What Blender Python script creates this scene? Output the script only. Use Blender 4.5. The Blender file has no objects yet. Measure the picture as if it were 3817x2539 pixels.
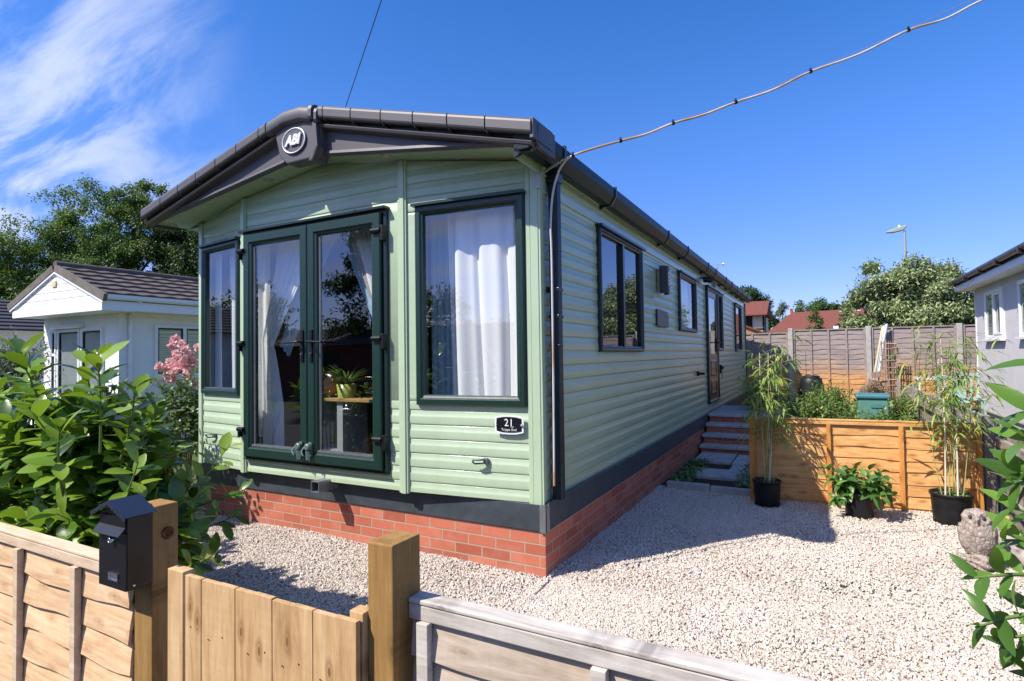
import bpy, bmesh, math, random
import numpy as np
from mathutils import Vector, Matrix

# ------------------------------------------------------------------ camera
scene = bpy.context.scene
COL = scene.collection
yaw, pitch, roll = .4942, .0266, -.014
fw = Vector((-math.sin(yaw)*math.cos(pitch), math.cos(yaw)*math.cos(pitch), math.sin(pitch)))
rt = Vector((math.cos(yaw), math.sin(yaw), 0)); up = rt.cross(fw)
rt2 = math.cos(roll)*rt + math.sin(roll)*up; up2 = -math.sin(roll)*rt + math.cos(roll)*up
cd = bpy.data.cameras.new('camera'); cam = bpy.data.objects.new('camera', cd); COL.objects.link(cam)
M = Matrix((rt2, up2, -fw)).transposed().to_4x4(); M.translation = Vector((1.6425, -3.4557, 1.4778))
cam.matrix_world = M
cd.sensor_width = 36; cd.lens = 20.0; cd.clip_start = .02; cd.clip_end = 2000
scene.camera = cam

# ------------------------------------------------------------------ sky and sun
EL, AZ = math.radians(47.9), math.atan2(-.535, -.73)          # AZ measured from +Y towards +X
w = bpy.data.worlds.new('World'); scene.world = w; w.use_nodes = True
nt = w.node_tree; nt.nodes.clear(); N = nt.nodes.new; L = nt.links.new
sky = N('ShaderNodeTexSky'); sky.sky_type = 'NISHITA'; sky.sun_disc = False
sky.sun_elevation = EL; sky.sun_rotation = AZ; sky.air_density = 1.0; sky.dust_density = .3; sky.ozone_density = 4.5
hs = N('ShaderNodeHueSaturation'); hs.inputs['Saturation'].default_value = 1.32; hs.inputs['Value'].default_value = 1.12
bg = N('ShaderNodeBackground'); bg.inputs[1].default_value = .122
out = N('ShaderNodeOutputWorld'); tc = N('ShaderNodeTexCoord')
sep = N('ShaderNodeSeparateXYZ'); L(tc.outputs['Generated'], sep.inputs[0])
def mth(op, a, b=None, c=None):
    n = N('ShaderNodeMath'); n.operation = op
    for i, v in enumerate((a, b, c)):
        if v is None: continue
        if isinstance(v, (int, float)): n.inputs[i].default_value = v
        else: L(v, n.inputs[i])
    return n.outputs[0]
zc = mth('ADD', mth('MAXIMUM', sep.outputs[2], 0.0), .22)
cx, cy = mth('DIVIDE', sep.outputs[0], zc), mth('DIVIDE', sep.outputs[1], zc)
com = N('ShaderNodeCombineXYZ'); L(cx, com.inputs[0]); L(cy, com.inputs[1])
mp = N('ShaderNodeMapping'); L(com.outputs[0], mp.inputs[0]); mp.inputs['Rotation'].default_value = (0, 0, math.radians(28)); mp.inputs['Scale'].default_value = (.8, 2.4, 1)
n1 = N('ShaderNodeTexNoise'); L(mp.outputs[0], n1.inputs[0]); n1.inputs['Scale'].default_value = 1.9; n1.inputs['Detail'].default_value = 11; n1.inputs['Roughness'].default_value = .62; n1.inputs['Distortion'].default_value = .5
n2 = N('ShaderNodeTexNoise'); L(com.outputs[0], n2.inputs[0]); n2.inputs['Scale'].default_value = .7; n2.inputs['Detail'].default_value = 2
cl = N('ShaderNodeMapRange'); cl.interpolation_type = 'SMOOTHSTEP'; L(mth('ADD', mth('MULTIPLY', n1.outputs[0], .75), mth('MULTIPLY', n2.outputs[0], .25)), cl.inputs[0])
cl.inputs[1].default_value = .44; cl.inputs[2].default_value = .62
side = mth('ADD', mth('MULTIPLY', sep.outputs[0], -.62), mth('MULTIPLY', sep.outputs[1], -.78))
mk = N('ShaderNodeMapRange'); mk.interpolation_type = 'SMOOTHSTEP'; L(side, mk.inputs[0]); mk.inputs[1].default_value = .0; mk.inputs[2].default_value = .26
amt = mth('MULTIPLY', mth('MULTIPLY', cl.outputs[0], mk.outputs[0]), .68)
mix = N('ShaderNodeMix'); mix.data_type = 'RGBA'; L(amt, mix.inputs[0]); mix.inputs[7].default_value = (4.9, 5.3, 6.7, 1)
L(sky.outputs[0], hs.inputs['Color'])
tn = N('ShaderNodeMix'); tn.data_type = 'RGBA'; tn.blend_type = 'MULTIPLY'; tn.inputs[0].default_value = 1; tn.inputs[7].default_value = (1.42, .90, 1.06, 1)
L(hs.outputs[0], tn.inputs[6]); 
hz = N('ShaderNodeMapRange'); hz.interpolation_type = 'SMOOTHSTEP'; hz.inputs[1].default_value = -.02; hz.inputs[2].default_value = .42; L(sep.outputs[2], hz.inputs[0])
hc = N('ShaderNodeMix'); hc.data_type = 'RGBA'; hc.inputs[6].default_value = (.40, .62, .88, 1); hc.inputs[7].default_value = (1.12, 1.06, 1.04, 1); L(hz.outputs[0], hc.inputs[0])
t2 = N('ShaderNodeMix'); t2.data_type = 'RGBA'; t2.blend_type = 'MULTIPLY'; t2.inputs[0].default_value = 1; L(tn.outputs[2], t2.inputs[6]); L(hc.outputs[2], t2.inputs[7]); L(t2.outputs[2], mix.inputs[6]); L(mix.outputs[2], bg.inputs[0]); L(bg.outputs[0], out.inputs[0])
sd = bpy.data.lights.new('sun', 'SUN'); sd.energy = 4.9; sd.angle = math.radians(.5); sd.color = (1, .945, .86)
sun = bpy.data.objects.new('sun', sd); COL.objects.link(sun)
sun.rotation_euler = Vector((-.535, -.73, 1.0)).to_track_quat('Z', 'Y').to_euler(); sun.location = (-6, -8, 12)
vs = scene.view_settings; scene.display_settings.display_device = 'sRGB'
vs.view_transform = 'Standard'; vs.look = 'None'; vs.gamma = 1; vs.use_curve_mapping = False; vs.exposure = .57
scene.cycles.max_bounces = 8; scene.cycles.transparent_max_bounces = 24; scene.cycles.caustics_reflective = False; scene.cycles.caustics_refractive = False
random.seed(4); RNG = np.random.default_rng(7)

# ------------------------------------------------------------------ helpers
def tag(o, label=None, cat=None, group=None, kind=None):
    if label: o['label'] = label
    if cat: o['category'] = cat
    if group: o['group'] = group
    if kind: o['kind'] = kind
    return o
def empty(name, loc, label, cat, group=None):
    o = bpy.data.objects.new(name, None); COL.objects.link(o); o.location = loc; o.empty_display_size = .1
    return tag(o, label, cat, group)
def wloc(o):
    v = Vector((0, 0, 0))
    while o: v += Vector(o.location); o = o.parent
    return v
class MB:
    """collects shapes in world coordinates; build() links them as one mesh object"""
    def __init__(s): s.v = []; s.f = []; s.sm = []; s.uv = {}
    def add(s, vs, fs, smooth=False):
        b = len(s.v); s.v += [tuple(v) for v in vs]
        for f in fs: s.f.append(tuple(b+i for i in f)); s.sm.append(smooth)
        return s
    def box(s, x0, x1, y0, y1, z0, z1):
        return s.add([(x, y, z) for x in (x0, x1) for y in (y0, y1) for z in (z0, z1)],
                     [(0, 1, 3, 2), (4, 6, 7, 5), (0, 4, 5, 1), (2, 3, 7, 6), (0, 2, 6, 4), (1, 5, 7, 3)])
    def fbox(s, o, ex, ey, ez, a0, a1, b0, b1, c0, c1):            # box in a frame: origin + three axes
        o, ex, ey, ez = map(Vector, (o, ex, ey, ez))
        return s.add([o+ex*x+ey*y+ez*z for x in (a0, a1) for y in (b0, b1) for z in (c0, c1)],
                     [(0, 1, 3, 2), (4, 6, 7, 5), (0, 4, 5, 1), (2, 3, 7, 6), (0, 2, 6, 4), (1, 5, 7, 3)])
    def bar(s, p, q, a, b=None, upv=(0, 0, 1)):
        p, q = Vector(p), Vector(q); e = (q-p); l = e.length; e.normalize(); u = Vector(upv)
        if abs(e.dot(u)) > .95: u = Vector((0, 1, 0))
        r = e.cross(u).normalized(); u = r.cross(e); b = b or a
        return s.fbox(p, e, r, u, 0, l, -a/2, a/2, -b/2, b/2)
    def tube(s, pts, r, n=8, cap=True):
        pts = [Vector(p) for p in pts]; rs = r if isinstance(r, (list, tuple)) else [r]*len(pts)
        vs = []; ref = None
        for i, p in enumerate(pts):
            e = (pts[min(i+1, len(pts)-1)]-pts[max(i-1, 0)]).normalized()
            if ref is None: ref = Vector((0, 0, 1)) if abs(e.z) < .9 else Vector((1, 0, 0))
            a = (ref - e*ref.dot(e)).normalized(); ref = a; b = e.cross(a)
            vs += [p+(a*math.cos(2*math.pi*k/n)+b*math.sin(2*math.pi*k/n))*rs[i] for k in range(n)]
        fs = [(i*n+k, i*n+(k+1) % n, (i+1)*n+(k+1) % n, (i+1)*n+k) for i in range(len(pts)-1) for k in range(n)]
        s.add(vs, fs, True)
        if cap: s.add(vs[:n], [tuple(range(n))[::-1]]); s.add(vs[-n:], [tuple(range(n))])
        return s
    def lathe(s, c, prof, n=24, axis=(0, 0, 1), cap=True):
        c = Vector(c); ax = Vector(axis).normalized(); a = ax.orthogonal().normalized(); b = ax.cross(a)
        vs = [c+ax*h+(a*math.cos(2*math.pi*k/n)+b*math.sin(2*math.pi*k/n))*r for r, h in prof for k in range(n)]
        fs = [(i*n+k, i*n+(k+1) % n, (i+1)*n+(k+1) % n, (i+1)*n+k) for i in range(len(prof)-1) for k in range(n)]
        s.add(vs, fs, True)
        if cap: s.add(vs[:n], [tuple(range(n))[::-1]]); s.add(vs[-n:], [tuple(range(n))])
        return s
    def prism(s, poly, o, ex, ey, ez, d0, d1):                      # polygon in (ex,ey) extruded along ez
        o, ex, ey, ez = map(Vector, (o, ex, ey, ez)); n = len(poly)
        vs = [o+ex*a+ey*b+ez*d for d in (d0, d1) for a, b in poly]
        return s.add(vs, [tuple(range(n))[::-1], tuple(range(n, 2*n))]+[(i, (i+1) % n, n+(i+1) % n, n+i) for i in range(n)])
    def build(s, name, mat, parent=None, bevel=0, uv=None):
        off = wloc(parent) if parent else Vector((0, 0, 0))
        me = bpy.data.meshes.new(name)
        me.from_pydata([(x-off.x, y-off.y, z-off.z) for x, y, z in s.v], [], s.f)
        me.polygons.foreach_set('use_smooth', s.sm)
        bm = bmesh.new(); bm.from_mesh(me); bmesh.ops.recalc_face_normals(bm, faces=bm.faces); bm.to_mesh(me); bm.free()
        if uv:
            l = me.uv_layers.new(name='uv')
            for p in me.polygons:
                for li in p.loop_indices:
                    v = me.vertices[me.loops[li].vertex_index].co+off
                    l.data[li].uv = uv(v, p.normal)
        me.materials.append(mat)
        o = bpy.data.objects.new(name, me); COL.objects.link(o)
        if parent: o.parent = parent
        if bevel:
            m = o.modifiers.new('bevel', 'BEVEL'); m.width = bevel; m.segments = 2; m.limit_method = 'ANGLE'; m.angle_limit = .6
        return o
def npmesh(name, V, F, mat, parent=None, smooth=False):
    off = np.array(wloc(parent)) if parent else np.zeros(3)
    V = np.asarray(V, dtype=np.float32)-off.astype(np.float32); F = np.asarray(F, dtype=np.int32)
    me = bpy.data.meshes.new(name); nf, k = F.shape
    me.vertices.add(len(V)); me.vertices.foreach_set('co', V.ravel())
    me.loops.add(nf*k); me.loops.foreach_set('vertex_index', F.ravel())
    me.polygons.add(nf); me.polygons.foreach_set('loop_start', np.arange(0, nf*k, k, dtype=np.int32))
    me.polygons.foreach_set('loop_total', np.full(nf, k, dtype=np.int32))
    me.polygons.foreach_set('use_smooth', np.full(nf, smooth)); me.update(calc_edges=True); me.validate()
    me.materials.append(mat)
    o = bpy.data.objects.new(name, me); COL.objects.link(o)
    if parent: o.parent = parent
    return o
def copy_tree(o, parent=None, delta=(0, 0, 0), rz=0, sc=1):
    c = o.copy(); COL.objects.link(c); c.parent = parent
    if parent is None: c.location = Vector(o.location)+Vector(delta); c.rotation_euler = (0, 0, rz); c.scale = (sc, sc, sc)
    for ch in [x for x in bpy.data.objects if x.parent == o]: copy_tree(ch, c)
    return c

# ------------------------------------------------------------------ materials
class Mat:
    def __init__(s, name, col=(.5, .5, .5), rough=.6, spec=.5, metal=0, coat=0):
        s.m = bpy.data.materials.new(name); s.m.use_nodes = True; s.t = s.m.node_tree
        s.b = s.t.nodes['Principled BSDF']; s.o = s.t.nodes['Material Output']
        s.b.inputs['Base Color'].default_value = (*col, 1); s.b.inputs['Roughness'].default_value = rough
        s.b.inputs['Specular IOR Level'].default_value = spec; s.b.inputs['Metallic'].default_value = metal
        s.b.inputs['Coat Weight'].default_value = coat; s.b.inputs['Coat Roughness'].default_value = .05
        s._c = None
    def n(s, t, **k):
        x = s.t.nodes.new('ShaderNode'+t)
        for a, b in k.items():
            if a.startswith('i_'): x.inputs[a[2:].replace('_', ' ')].default_value = b
            else: setattr(x, a, b)
        return x
    def l(s, a, b): s.t.links.new(a, b)
    def co(s, scale=(1, 1, 1), rot=(0, 0, 0), kind='Object'):
        if s._c is None: s._c = s.n('TexCoord')
        m = s.n('Mapping'); m.inputs['Scale'].default_value = scale; m.inputs['Rotation'].default_value = rot
        s.l(s._c.outputs[kind], m.inputs[0]); return m.outputs[0]
    def noise(s, vec, scale=5, detail=4, rough=.55, dist=0):
        x = s.n('TexNoise'); s.l(vec, x.inputs[0]); x.inputs['Scale'].default_value = scale; x.inputs['Detail'].default_value = detail
        x.inputs['Roughness'].default_value = rough; x.inputs['Distortion'].default_value = dist; return x.outputs[0]
    def ramp(s, fac, stops, interp='LINEAR'):
        r = s.n('ValToRGB'); r.color_ramp.interpolation = interp; e = r.color_ramp.elements
        while len(e) < len(stops): e.new(.5)
        for k, (p, c) in enumerate(stops): e[k].position = p; e[k].color = (*c, 1) if len(c) == 3 else c
        s.l(fac, r.inputs[0]); return r.outputs[0]
    def mix(s, fac, a, b, mode='MIX'):
        x = s.n('Mix', data_type='RGBA', blend_type=mode)
        for i, v in ((0, fac), (6, a), (7, b)):
            if isinstance(v, (int, float)): x.inputs[i].default_value = v
            elif isinstance(v, tuple): x.inputs[i].default_value = (*v, 1)
            else: s.l(v, x.inputs[i])
        return x.outputs[2]
    def math(s, op, a, b=0.0, c=None):
        x = s.n('Math', operation=op)
        for i, v in enumerate((a, b, c)):
            if v is None: continue
            if isinstance(v, (int, float)): x.inputs[i].default_value = v
            else: s.l(v, x.inputs[i])
        return x.outputs[0]
    def island(s): return s.n('NewGeometry').outputs['Random Per Island']
    def color(s, c): s.l(c, s.b.inputs['Base Color']); return s
    def rough(s, c): s.l(c, s.b.inputs['Roughness']); return s
    def bump(s, h, strength=.3, dist=.01):
        x = s.n('Bump'); x.inputs['Strength'].default_value = strength; x.inputs['Distance'].default_value = dist
        s.l(h, x.inputs['Height']); s.l(x.outputs[0], s.b.inputs['Normal']); return s
def speckled(name, col, var=.15, scale=6, rough=.6, spec=.5, bump=.1, bs=60, coat=0, metal=0, bd=.004):
    m = Mat(name, col, rough, spec, metal, coat); v = m.co()
    d = tuple(c*(1-var) for c in col); u = tuple(min(1, c*(1+var)) for c in col)
    m.color(m.ramp(m.noise(v, scale, 6, .6), [(.3, d), (.7, u)]))
    if bump: m.bump(m.noise(v, bs, 3), bump, bd)
    return m.m
def leafmat(name, stops, rough=.35, trans=.3, tcol=None, spec=.5):
    m = Mat(name, (.1, .2, .05), rough, spec)
    c = m.ramp(m.island(), stops); m.color(c)
    tr = m.n('BsdfTranslucent'); 
    tc_ = m.mix(.5, c, tcol or (.25, .42, .03)); m.l(tc_, tr.inputs[0])
    mx = m.n('MixShader'); mx.inputs[0].default_value = trans
    m.l(m.b.outputs[0], mx.inputs[1]); m.l(tr.outputs[0], mx.inputs[2]); m.l(mx.outputs[0], m.o.inputs[0])
    return m.m
def wood(name, cols, axis='x', rough=.75, knots=1.0, island=.25, grey=None, bump=.35, knotcol=None, ring=14):
    """cols: dark, mid, light; grain runs along axis; grey=(z0,z1,colour) weathers the upper part"""
    m = Mat(name, cols[1], rough, .3)
    k = {'x': (1.2, ring, ring), 'y': (ring, 1.2, ring), 'z': (ring, ring, 1.2)}[axis]
    wob = m.noise(m.co(), 3.0, 2)
    isl = m.island()
    g1 = m.noise(m.co(k), 1.6, 6, .62, 1.2)
    g2 = m.noise(m.co(tuple(a*5 for a in k)), 1.2, 3, .6, .3)
    vo = m.n('TexVoronoi', feature='F1', voronoi_dimensions='2D'); vo.inputs['Scale'].default_value = 4.2; vo.inputs['Randomness'].default_value = .85
    sx_ = m.n('SeparateXYZ'); m.l(m.co(), sx_.inputs[0]); cx_ = m.n('CombineXYZ'); a_, ka, kb = {'x': (0, .8, 2.1), 'y': (1, .8, 2.1), 'z': (0, 2.1, .8)}[axis]
    m.l(m.math('MULTIPLY', m.math('ADD', sx_.outputs[a_], m.math('MULTIPLY', wob, .03)), ka), cx_.inputs[0]); m.l(m.math('MULTIPLY', m.math('ADD', sx_.outputs[2], m.math('MULTIPLY', wob, .04)), kb), cx_.inputs[1]); m.l(cx_.outputs[0], vo.inputs[0])
    c = m.ramp(g1, [(.28, cols[0]), (.5, cols[1]), (.72, cols[2])])
    c = m.mix(.28, c, m.ramp(g2, [(.3, tuple(a*.6 for a in cols[0])), (.7, cols[2])]))
    kn = m.ramp(vo.outputs[0], [(.035, (1, 1, 1)), (.06, (.35, .35, .35)), (.085, (.62, .62, .62)), (.17, (0, 0, 0))])
    c = m.mix(m.math('MULTIPLY', kn, .75*knots), c, knotcol or tuple(a*.35 for a in cols[0]))
    sh = m.math('ADD', m.math('MULTIPLY', isl, island*2), 1-island)
    c = m.mix(1.0, c, m.n('CombineColor').outputs[0], 'MULTIPLY') if False else c
    hv = m.n('HueSaturation'); m.l(c, hv.inputs['Color']); m.l(sh, hv.inputs['Value'])
    c = hv.outputs[0]
    if grey:
        z0, z1, gc, fc = grey
        mr = m.n('MapRange', interpolation_type='SMOOTHSTEP'); mr.inputs[1].default_value = z0; mr.inputs[2].default_value = z1
        sp = m.n('SeparateXYZ'); m.l(m.co(), sp.inputs[0])
        m.l(m.math('ADD', sp.outputs[2], m.math('MULTIPLY', m.noise(m.co((1, 1, 1)), 1.1, 3), .9)), mr.inputs[0])
        gg = m.ramp(g1, [(.25, tuple(a*.5 for a in gc)), (.75, gc)])
        c = m.mix(m.math('MULTIPLY', mr.outputs[0], fc), c, gg)
    g3 = m.noise(m.co(tuple(7 if a > 2 else 55 for a in k)), 1.0, 2); c = m.mix(.04, c, m.ramp(g3, [(.35, (.2, .2, .2)), (.65, (.9, .9, .9))]), 'OVERLAY')
    m.color(c); m.bump(m.math('ADD', g1, m.math('MULTIPLY', g2, .6)), bump, .004)
    return m.m

m = Mat('gravel_stone', (.6, .56, .5), .8, .25)
m.color(m.mix(.45, m.ramp(m.island(), [(0, (.47, .37, .29)), (.10, (.57, .50, .415)), (.45, (.62, .56, .485)), (.75, (.65, .60, .535)), (.93, (.53, .49, .455)), (1, (.56, .40, .32))]),
        m.ramp(m.noise(m.co(), 60, 4), [(.3, (.50, .43, .365)), (.7, (.65, .59, .525))])))
pt_ = m.ramp(m.noise(m.co(), 1.3, 5, .6), [(.38, (.93, .905, .88)), (.6, (1, 1, 1))]); lk = m.b.inputs['Base Color'].links[0].from_socket; m.color(m.mix(1.0, lk, pt_, 'MULTIPLY'))
m.bump(m.noise(m.co(), 120, 3), .3, .003); GRAVEL = m.m
m = Mat('gravel_bed', (.5, .46, .41), .9, .2)
vo = m.n('TexVoronoi'); vo.inputs['Scale'].default_value = 75; m.l(m.co(), vo.inputs[0])
m.color(m.mix(.5, m.ramp(vo.outputs[0], [(0, (.60, .53, .45)), (.6, (.48, .415, .35))]), vo.outputs[1], 'SOFT_LIGHT'))
m.bump(m.math('SUBTRACT', 1.0, vo.outputs[0]), .8, .012); GBED = m.m

def cladding(name, col, wave=(.25, 3.2), coat=.5, cr=.08, br=.34):
    m = Mat(name, col, br, .5, 0, coat); m.b.inputs['Coat Roughness'].default_value = cr
    m.color(m.ramp(m.noise(m.co(), 1.4, 4), [(.3, tuple(c*.95 for c in col)), (.7, tuple(c*1.04 for c in col))]))
    st = m.ramp(m.noise(m.co((9, 9, .35)), 1.5, 5, .6), [(.45, (0, 0, 0)), (.75, (1, 1, 1))]); sp = m.n('SeparateXYZ'); m.l(m.co(), sp.inputs[0])
    lo = m.n('MapRange', interpolation_type='SMOOTHSTEP'); lo.inputs[1].default_value = .95; lo.inputs[2].default_value = .45; m.l(m.math('ADD', sp.outputs[2], m.math('MULTIPLY', m.noise(m.co(), 6, 4), .3)), lo.inputs[0])
    base = m.ramp(m.noise(m.co(), 1.4, 4), [(.3, tuple(c*.95 for c in col)), (.7, tuple(c*1.04 for c in col))])
    m.color(m.mix(m.math('ADD', m.math('MULTIPLY', st, .12), m.math('MULTIPLY', lo.outputs[0], .10)), base, (.24, .22, .15)))      # rain streaks and splash marks
    h = m.noise(m.co((.9, .9, 3.4)), wave[1], 2, .5)
    m.bump(h, wave[0], .012)
    s2 = m.n('Bump'); s2.inputs['Strength'].default_value = wave[0]; s2.inputs['Distance'].default_value = .014
    m.l(h, s2.inputs['Height']); m.l(s2.outputs[0], m.b.inputs['Coat Normal'])
    return m.m
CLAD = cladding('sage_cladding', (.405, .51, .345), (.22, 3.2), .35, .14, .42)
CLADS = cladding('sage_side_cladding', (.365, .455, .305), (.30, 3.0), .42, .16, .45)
TRIM = speckled('sage_trim', (.405, .51, .345), .04, 2, .3, .5, 0, coat=.3)
SOFF = speckled('sage_soffit', (.36, .47, .29), .04, 2, .18, .6, 0, coat=.5)
DGREEN = speckled('bottle_green_upvc', (.008, .030, .022), .12, 40, .34, .5, .12, 260)
DGREEN2 = speckled('black_green_trim', (.010, .020, .020), .12, 20, .3, .5, .05, 200)
BLACK = speckled('satin_black', (.007, .007, .010), .1, 20, .38, .35, .05, 200)
BLACKH = speckled('hammered_black', (.006, .006, .008), .1, 20, .25, .4, .7, 230, bd=.002)
ROOFP = speckled('charcoal_roof_plastic', (.080, .074, .080), .07, 3, .5, .5, .05, 90)
NAVY = speckled('navy_slate_skirt', (.045, .056, .066), .25, 9, .38, .5, .1, 120)
GUTT = speckled('bottle_green_gutter', (.005, .015, .013), .15, 5, .42, .22, .03, 60)
PIPE = speckled('blue_black_pipe', (.008, .018, .024), .15, 5, .42, .35, .03, 60)
CHROME = Mat('chrome', (.75, .75, .76), .15, .5, 1).m
ALU = speckled('dull_aluminium', (.34, .36, .38), .1, 14, .4, .5, .05, 90, metal=.8)
WHITEU = speckled('white_upvc', (.80, .80, .80), .03, 4, .25, .5, 0, coat=.2)
SILVER = Mat('white_silver_letter', (.82, .82, .84), .3, .5, .3).m
RENDERW = speckled('white_masonry_paint', (.82, .82, .81), .05, 3, .8, .2, .35, 160, bd=.006)
RENDERL = speckled('pale_grey_render', (.58, .55, .56), .05, 4, .85, .2, .4, 190, bd=.006)
BOARDW = speckled('white_plastic_board', (.80, .80, .80), .04, 2, .4, .4, 0)
BARGE = speckled('grey_brown_barge', (.155, .14, .12), .25, 5, .9, .2, .3, 60)
CONC = speckled('concrete', (.40, .38, .35), .2, 8, .9, .2, .4, 130)
STONE = speckled('pale_paving_slab', (.42, .40, .38), .22, 7, .85, .2, .4, 110)
TERRA = speckled('terracotta', (.50, .20, .08), .15, 9, .6, .4, .1)
OLIVE = speckled('olive_glaze', (.33, .37, .07), .1, 9, .3, .5, 0)
PLASTIC = speckled('black_pot_plastic', (.011, .011, .013), .35, 14, .45, .35, .15, 90)
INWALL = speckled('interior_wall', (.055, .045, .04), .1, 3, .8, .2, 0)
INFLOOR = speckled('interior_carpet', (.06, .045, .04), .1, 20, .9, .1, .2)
INGREY = speckled('grey_painted_furniture', (.30, .33, .35), .05, 4, .5, .3, 0)
OAK = wood('oak_table', ((.30, .17, .06), (.42, .26, .10), (.5, .33, .15)), 'x')
SOIL = speckled('soil', (.07, .05, .035), .35, 30, .95, .1, .8, 60, bd=.02)
GREENB = speckled('sea_green_plastic', (.10, .24, .19), .1, 6, .4, .5, .05)
TEAL = speckled('teal_lid_plastic', (.06, .20, .22), .12, 6, .4, .5, .05)
LGREEN = speckled('faded_green_furniture', (.33, .46, .40), .12, 6, .5, .4, .05)
CABLEM = Mat('cable_sheath', (.42, .36, .30), .45, .4)
CABLEM.color(CABLEM.ramp(CABLEM.noise(CABLEM.co(), 2.2, 3), [(.40, (.40, .25, .14)), (.52, (.55, .52, .50))])); CABLEM = CABLEM.m
BARK = speckled('bark', (.085, .065, .045), .4, 14, .95, .1, .8, 40, bd=.02)
GSTEM = speckled('green_stem', (.13, .20, .05), .3, 9, .6, .3, .1)
PSTEM = speckled('purple_brown_stem', (.10, .045, .03), .3, 9, .6, .3, .1)
POSTW = wood('tan_treated_post', ((.20, .105, .028), (.30, .165, .050), (.40, .24, .085)), 'z', ring=9, island=.04, knots=.8)
BOARDZ = wood('gate_board_wood', ((.36, .20, .08), (.56, .35, .16), (.70, .49, .27)), 'z', ring=10, island=.16, knots=1.3, knotcol=(.22, .10, .03))
LAPX = wood('pale_lap_board', ((.48, .28, .14), (.68, .45, .25), (.80, .60, .38)), 'x', ring=11, island=.09, knots=.7, knotcol=(.3, .13, .05))
LAPG = wood('greyed_lap_board', ((.34, .25, .18), (.50, .40, .30), (.62, .52, .41)), 'x', ring=9, island=.10, knots=.6, knotcol=(.2, .10, .05))
RAILG = wood('silvered_rail', ((.34, .29, .24), (.52, .47, .41), (.65, .61, .55)), 'x', ring=10, island=.08, knots=.8)
ORANGE = wood('orange_dipped_board', ((.52, .21, .05), (.70, .36, .12), (.79, .49, .22)), 'x', ring=8, island=.08, knots=1.2, knotcol=(.34, .09, .015))
BACKF = wood('two_tone_back_fence', ((.40, .18, .07), (.58, .30, .12), (.66, .38, .18)), 'x', ring=7, island=.13, knots=.9, knotcol=(.18, .07, .03), grey=(1.15, 1.75, (.36, .31, .31), .93))
PICKW = wood('weathered_picket_wood', ((.17, .14, .12), (.27, .23, .20), (.36, .32, .28)), 'z', ring=9, island=.2)
TRELW = wood('trellis_wood', ((.22, .13, .09), (.36, .24, .18), (.46, .34, .27)), 'z', island=.25)
POLEW = wood('telegraph_pole_wood', ((.10, .07, .05), (.16, .12, .09), (.2, .16, .12)), 'z')
def brickmat(name, c1, c2, mort, uvk='UV'):
    m = Mat(name, c1, .85, .25); v = m.co(kind=uvk)
    b = m.n('TexBrick'); m.l(v, b.inputs[0]); b.inputs['Scale'].default_value = 1; b.inputs['Brick Width'].default_value = .225
    b.inputs['Row Height'].default_value = .075; b.inputs['Mortar Size'].default_value = .0056; b.inputs['Mortar Smooth'].default_value = .25; b.inputs['Bias'].default_value = -.1
    b.inputs['Color1'].default_value = (*c1, 1); b.inputs['Color2'].default_value = (*c2, 1); b.inputs['Mortar'].default_value = (*mort, 1)
    n_ = m.noise(v, 28, 6, .7); bl = m.noise(v, 5, 3)
    c = m.mix(.28, b.outputs[0], m.ramp(n_, [(.3, (.20, .05, .025)), (.7, (.75, .36, .24))]), 'MULTIPLY')
    c = m.mix(m.math('MULTIPLY', m.ramp(bl, [(.5, (0, 0, 0)), (.72, (1, 1, 1))]), .22), c, (.62, .45, .38))
    sp = m.n('SeparateXYZ'); m.l(v, sp.inputs[0]); lo = m.n('MapRange', interpolation_type='SMOOTHSTEP'); lo.inputs[1].default_value = .16; lo.inputs[2].default_value = -.02; m.l(m.math('ADD', sp.outputs[1], m.math('MULTIPLY', n_, .12)), lo.inputs[0])
    m.color(m.mix(m.math('MULTIPLY', lo.outputs[0], .35), m.mix(.65, b.outputs[0], c), (.40, .33, .27))); 
    m.bump(m.math('ADD', m.math('MULTIPLY', b.outputs[1], -1.0), m.math('MULTIPLY', n_, .35)), .8, .005); return m.m
BRICK = brickmat('red_stretcher_brick', (.54, .175, .105), (.36, .10, .062), (.42, .33, .24))
BRICK2 = brickmat('orange_house_brick', (.45, .19, .10), (.38, .14, .08), (.4, .33, .28))
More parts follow.
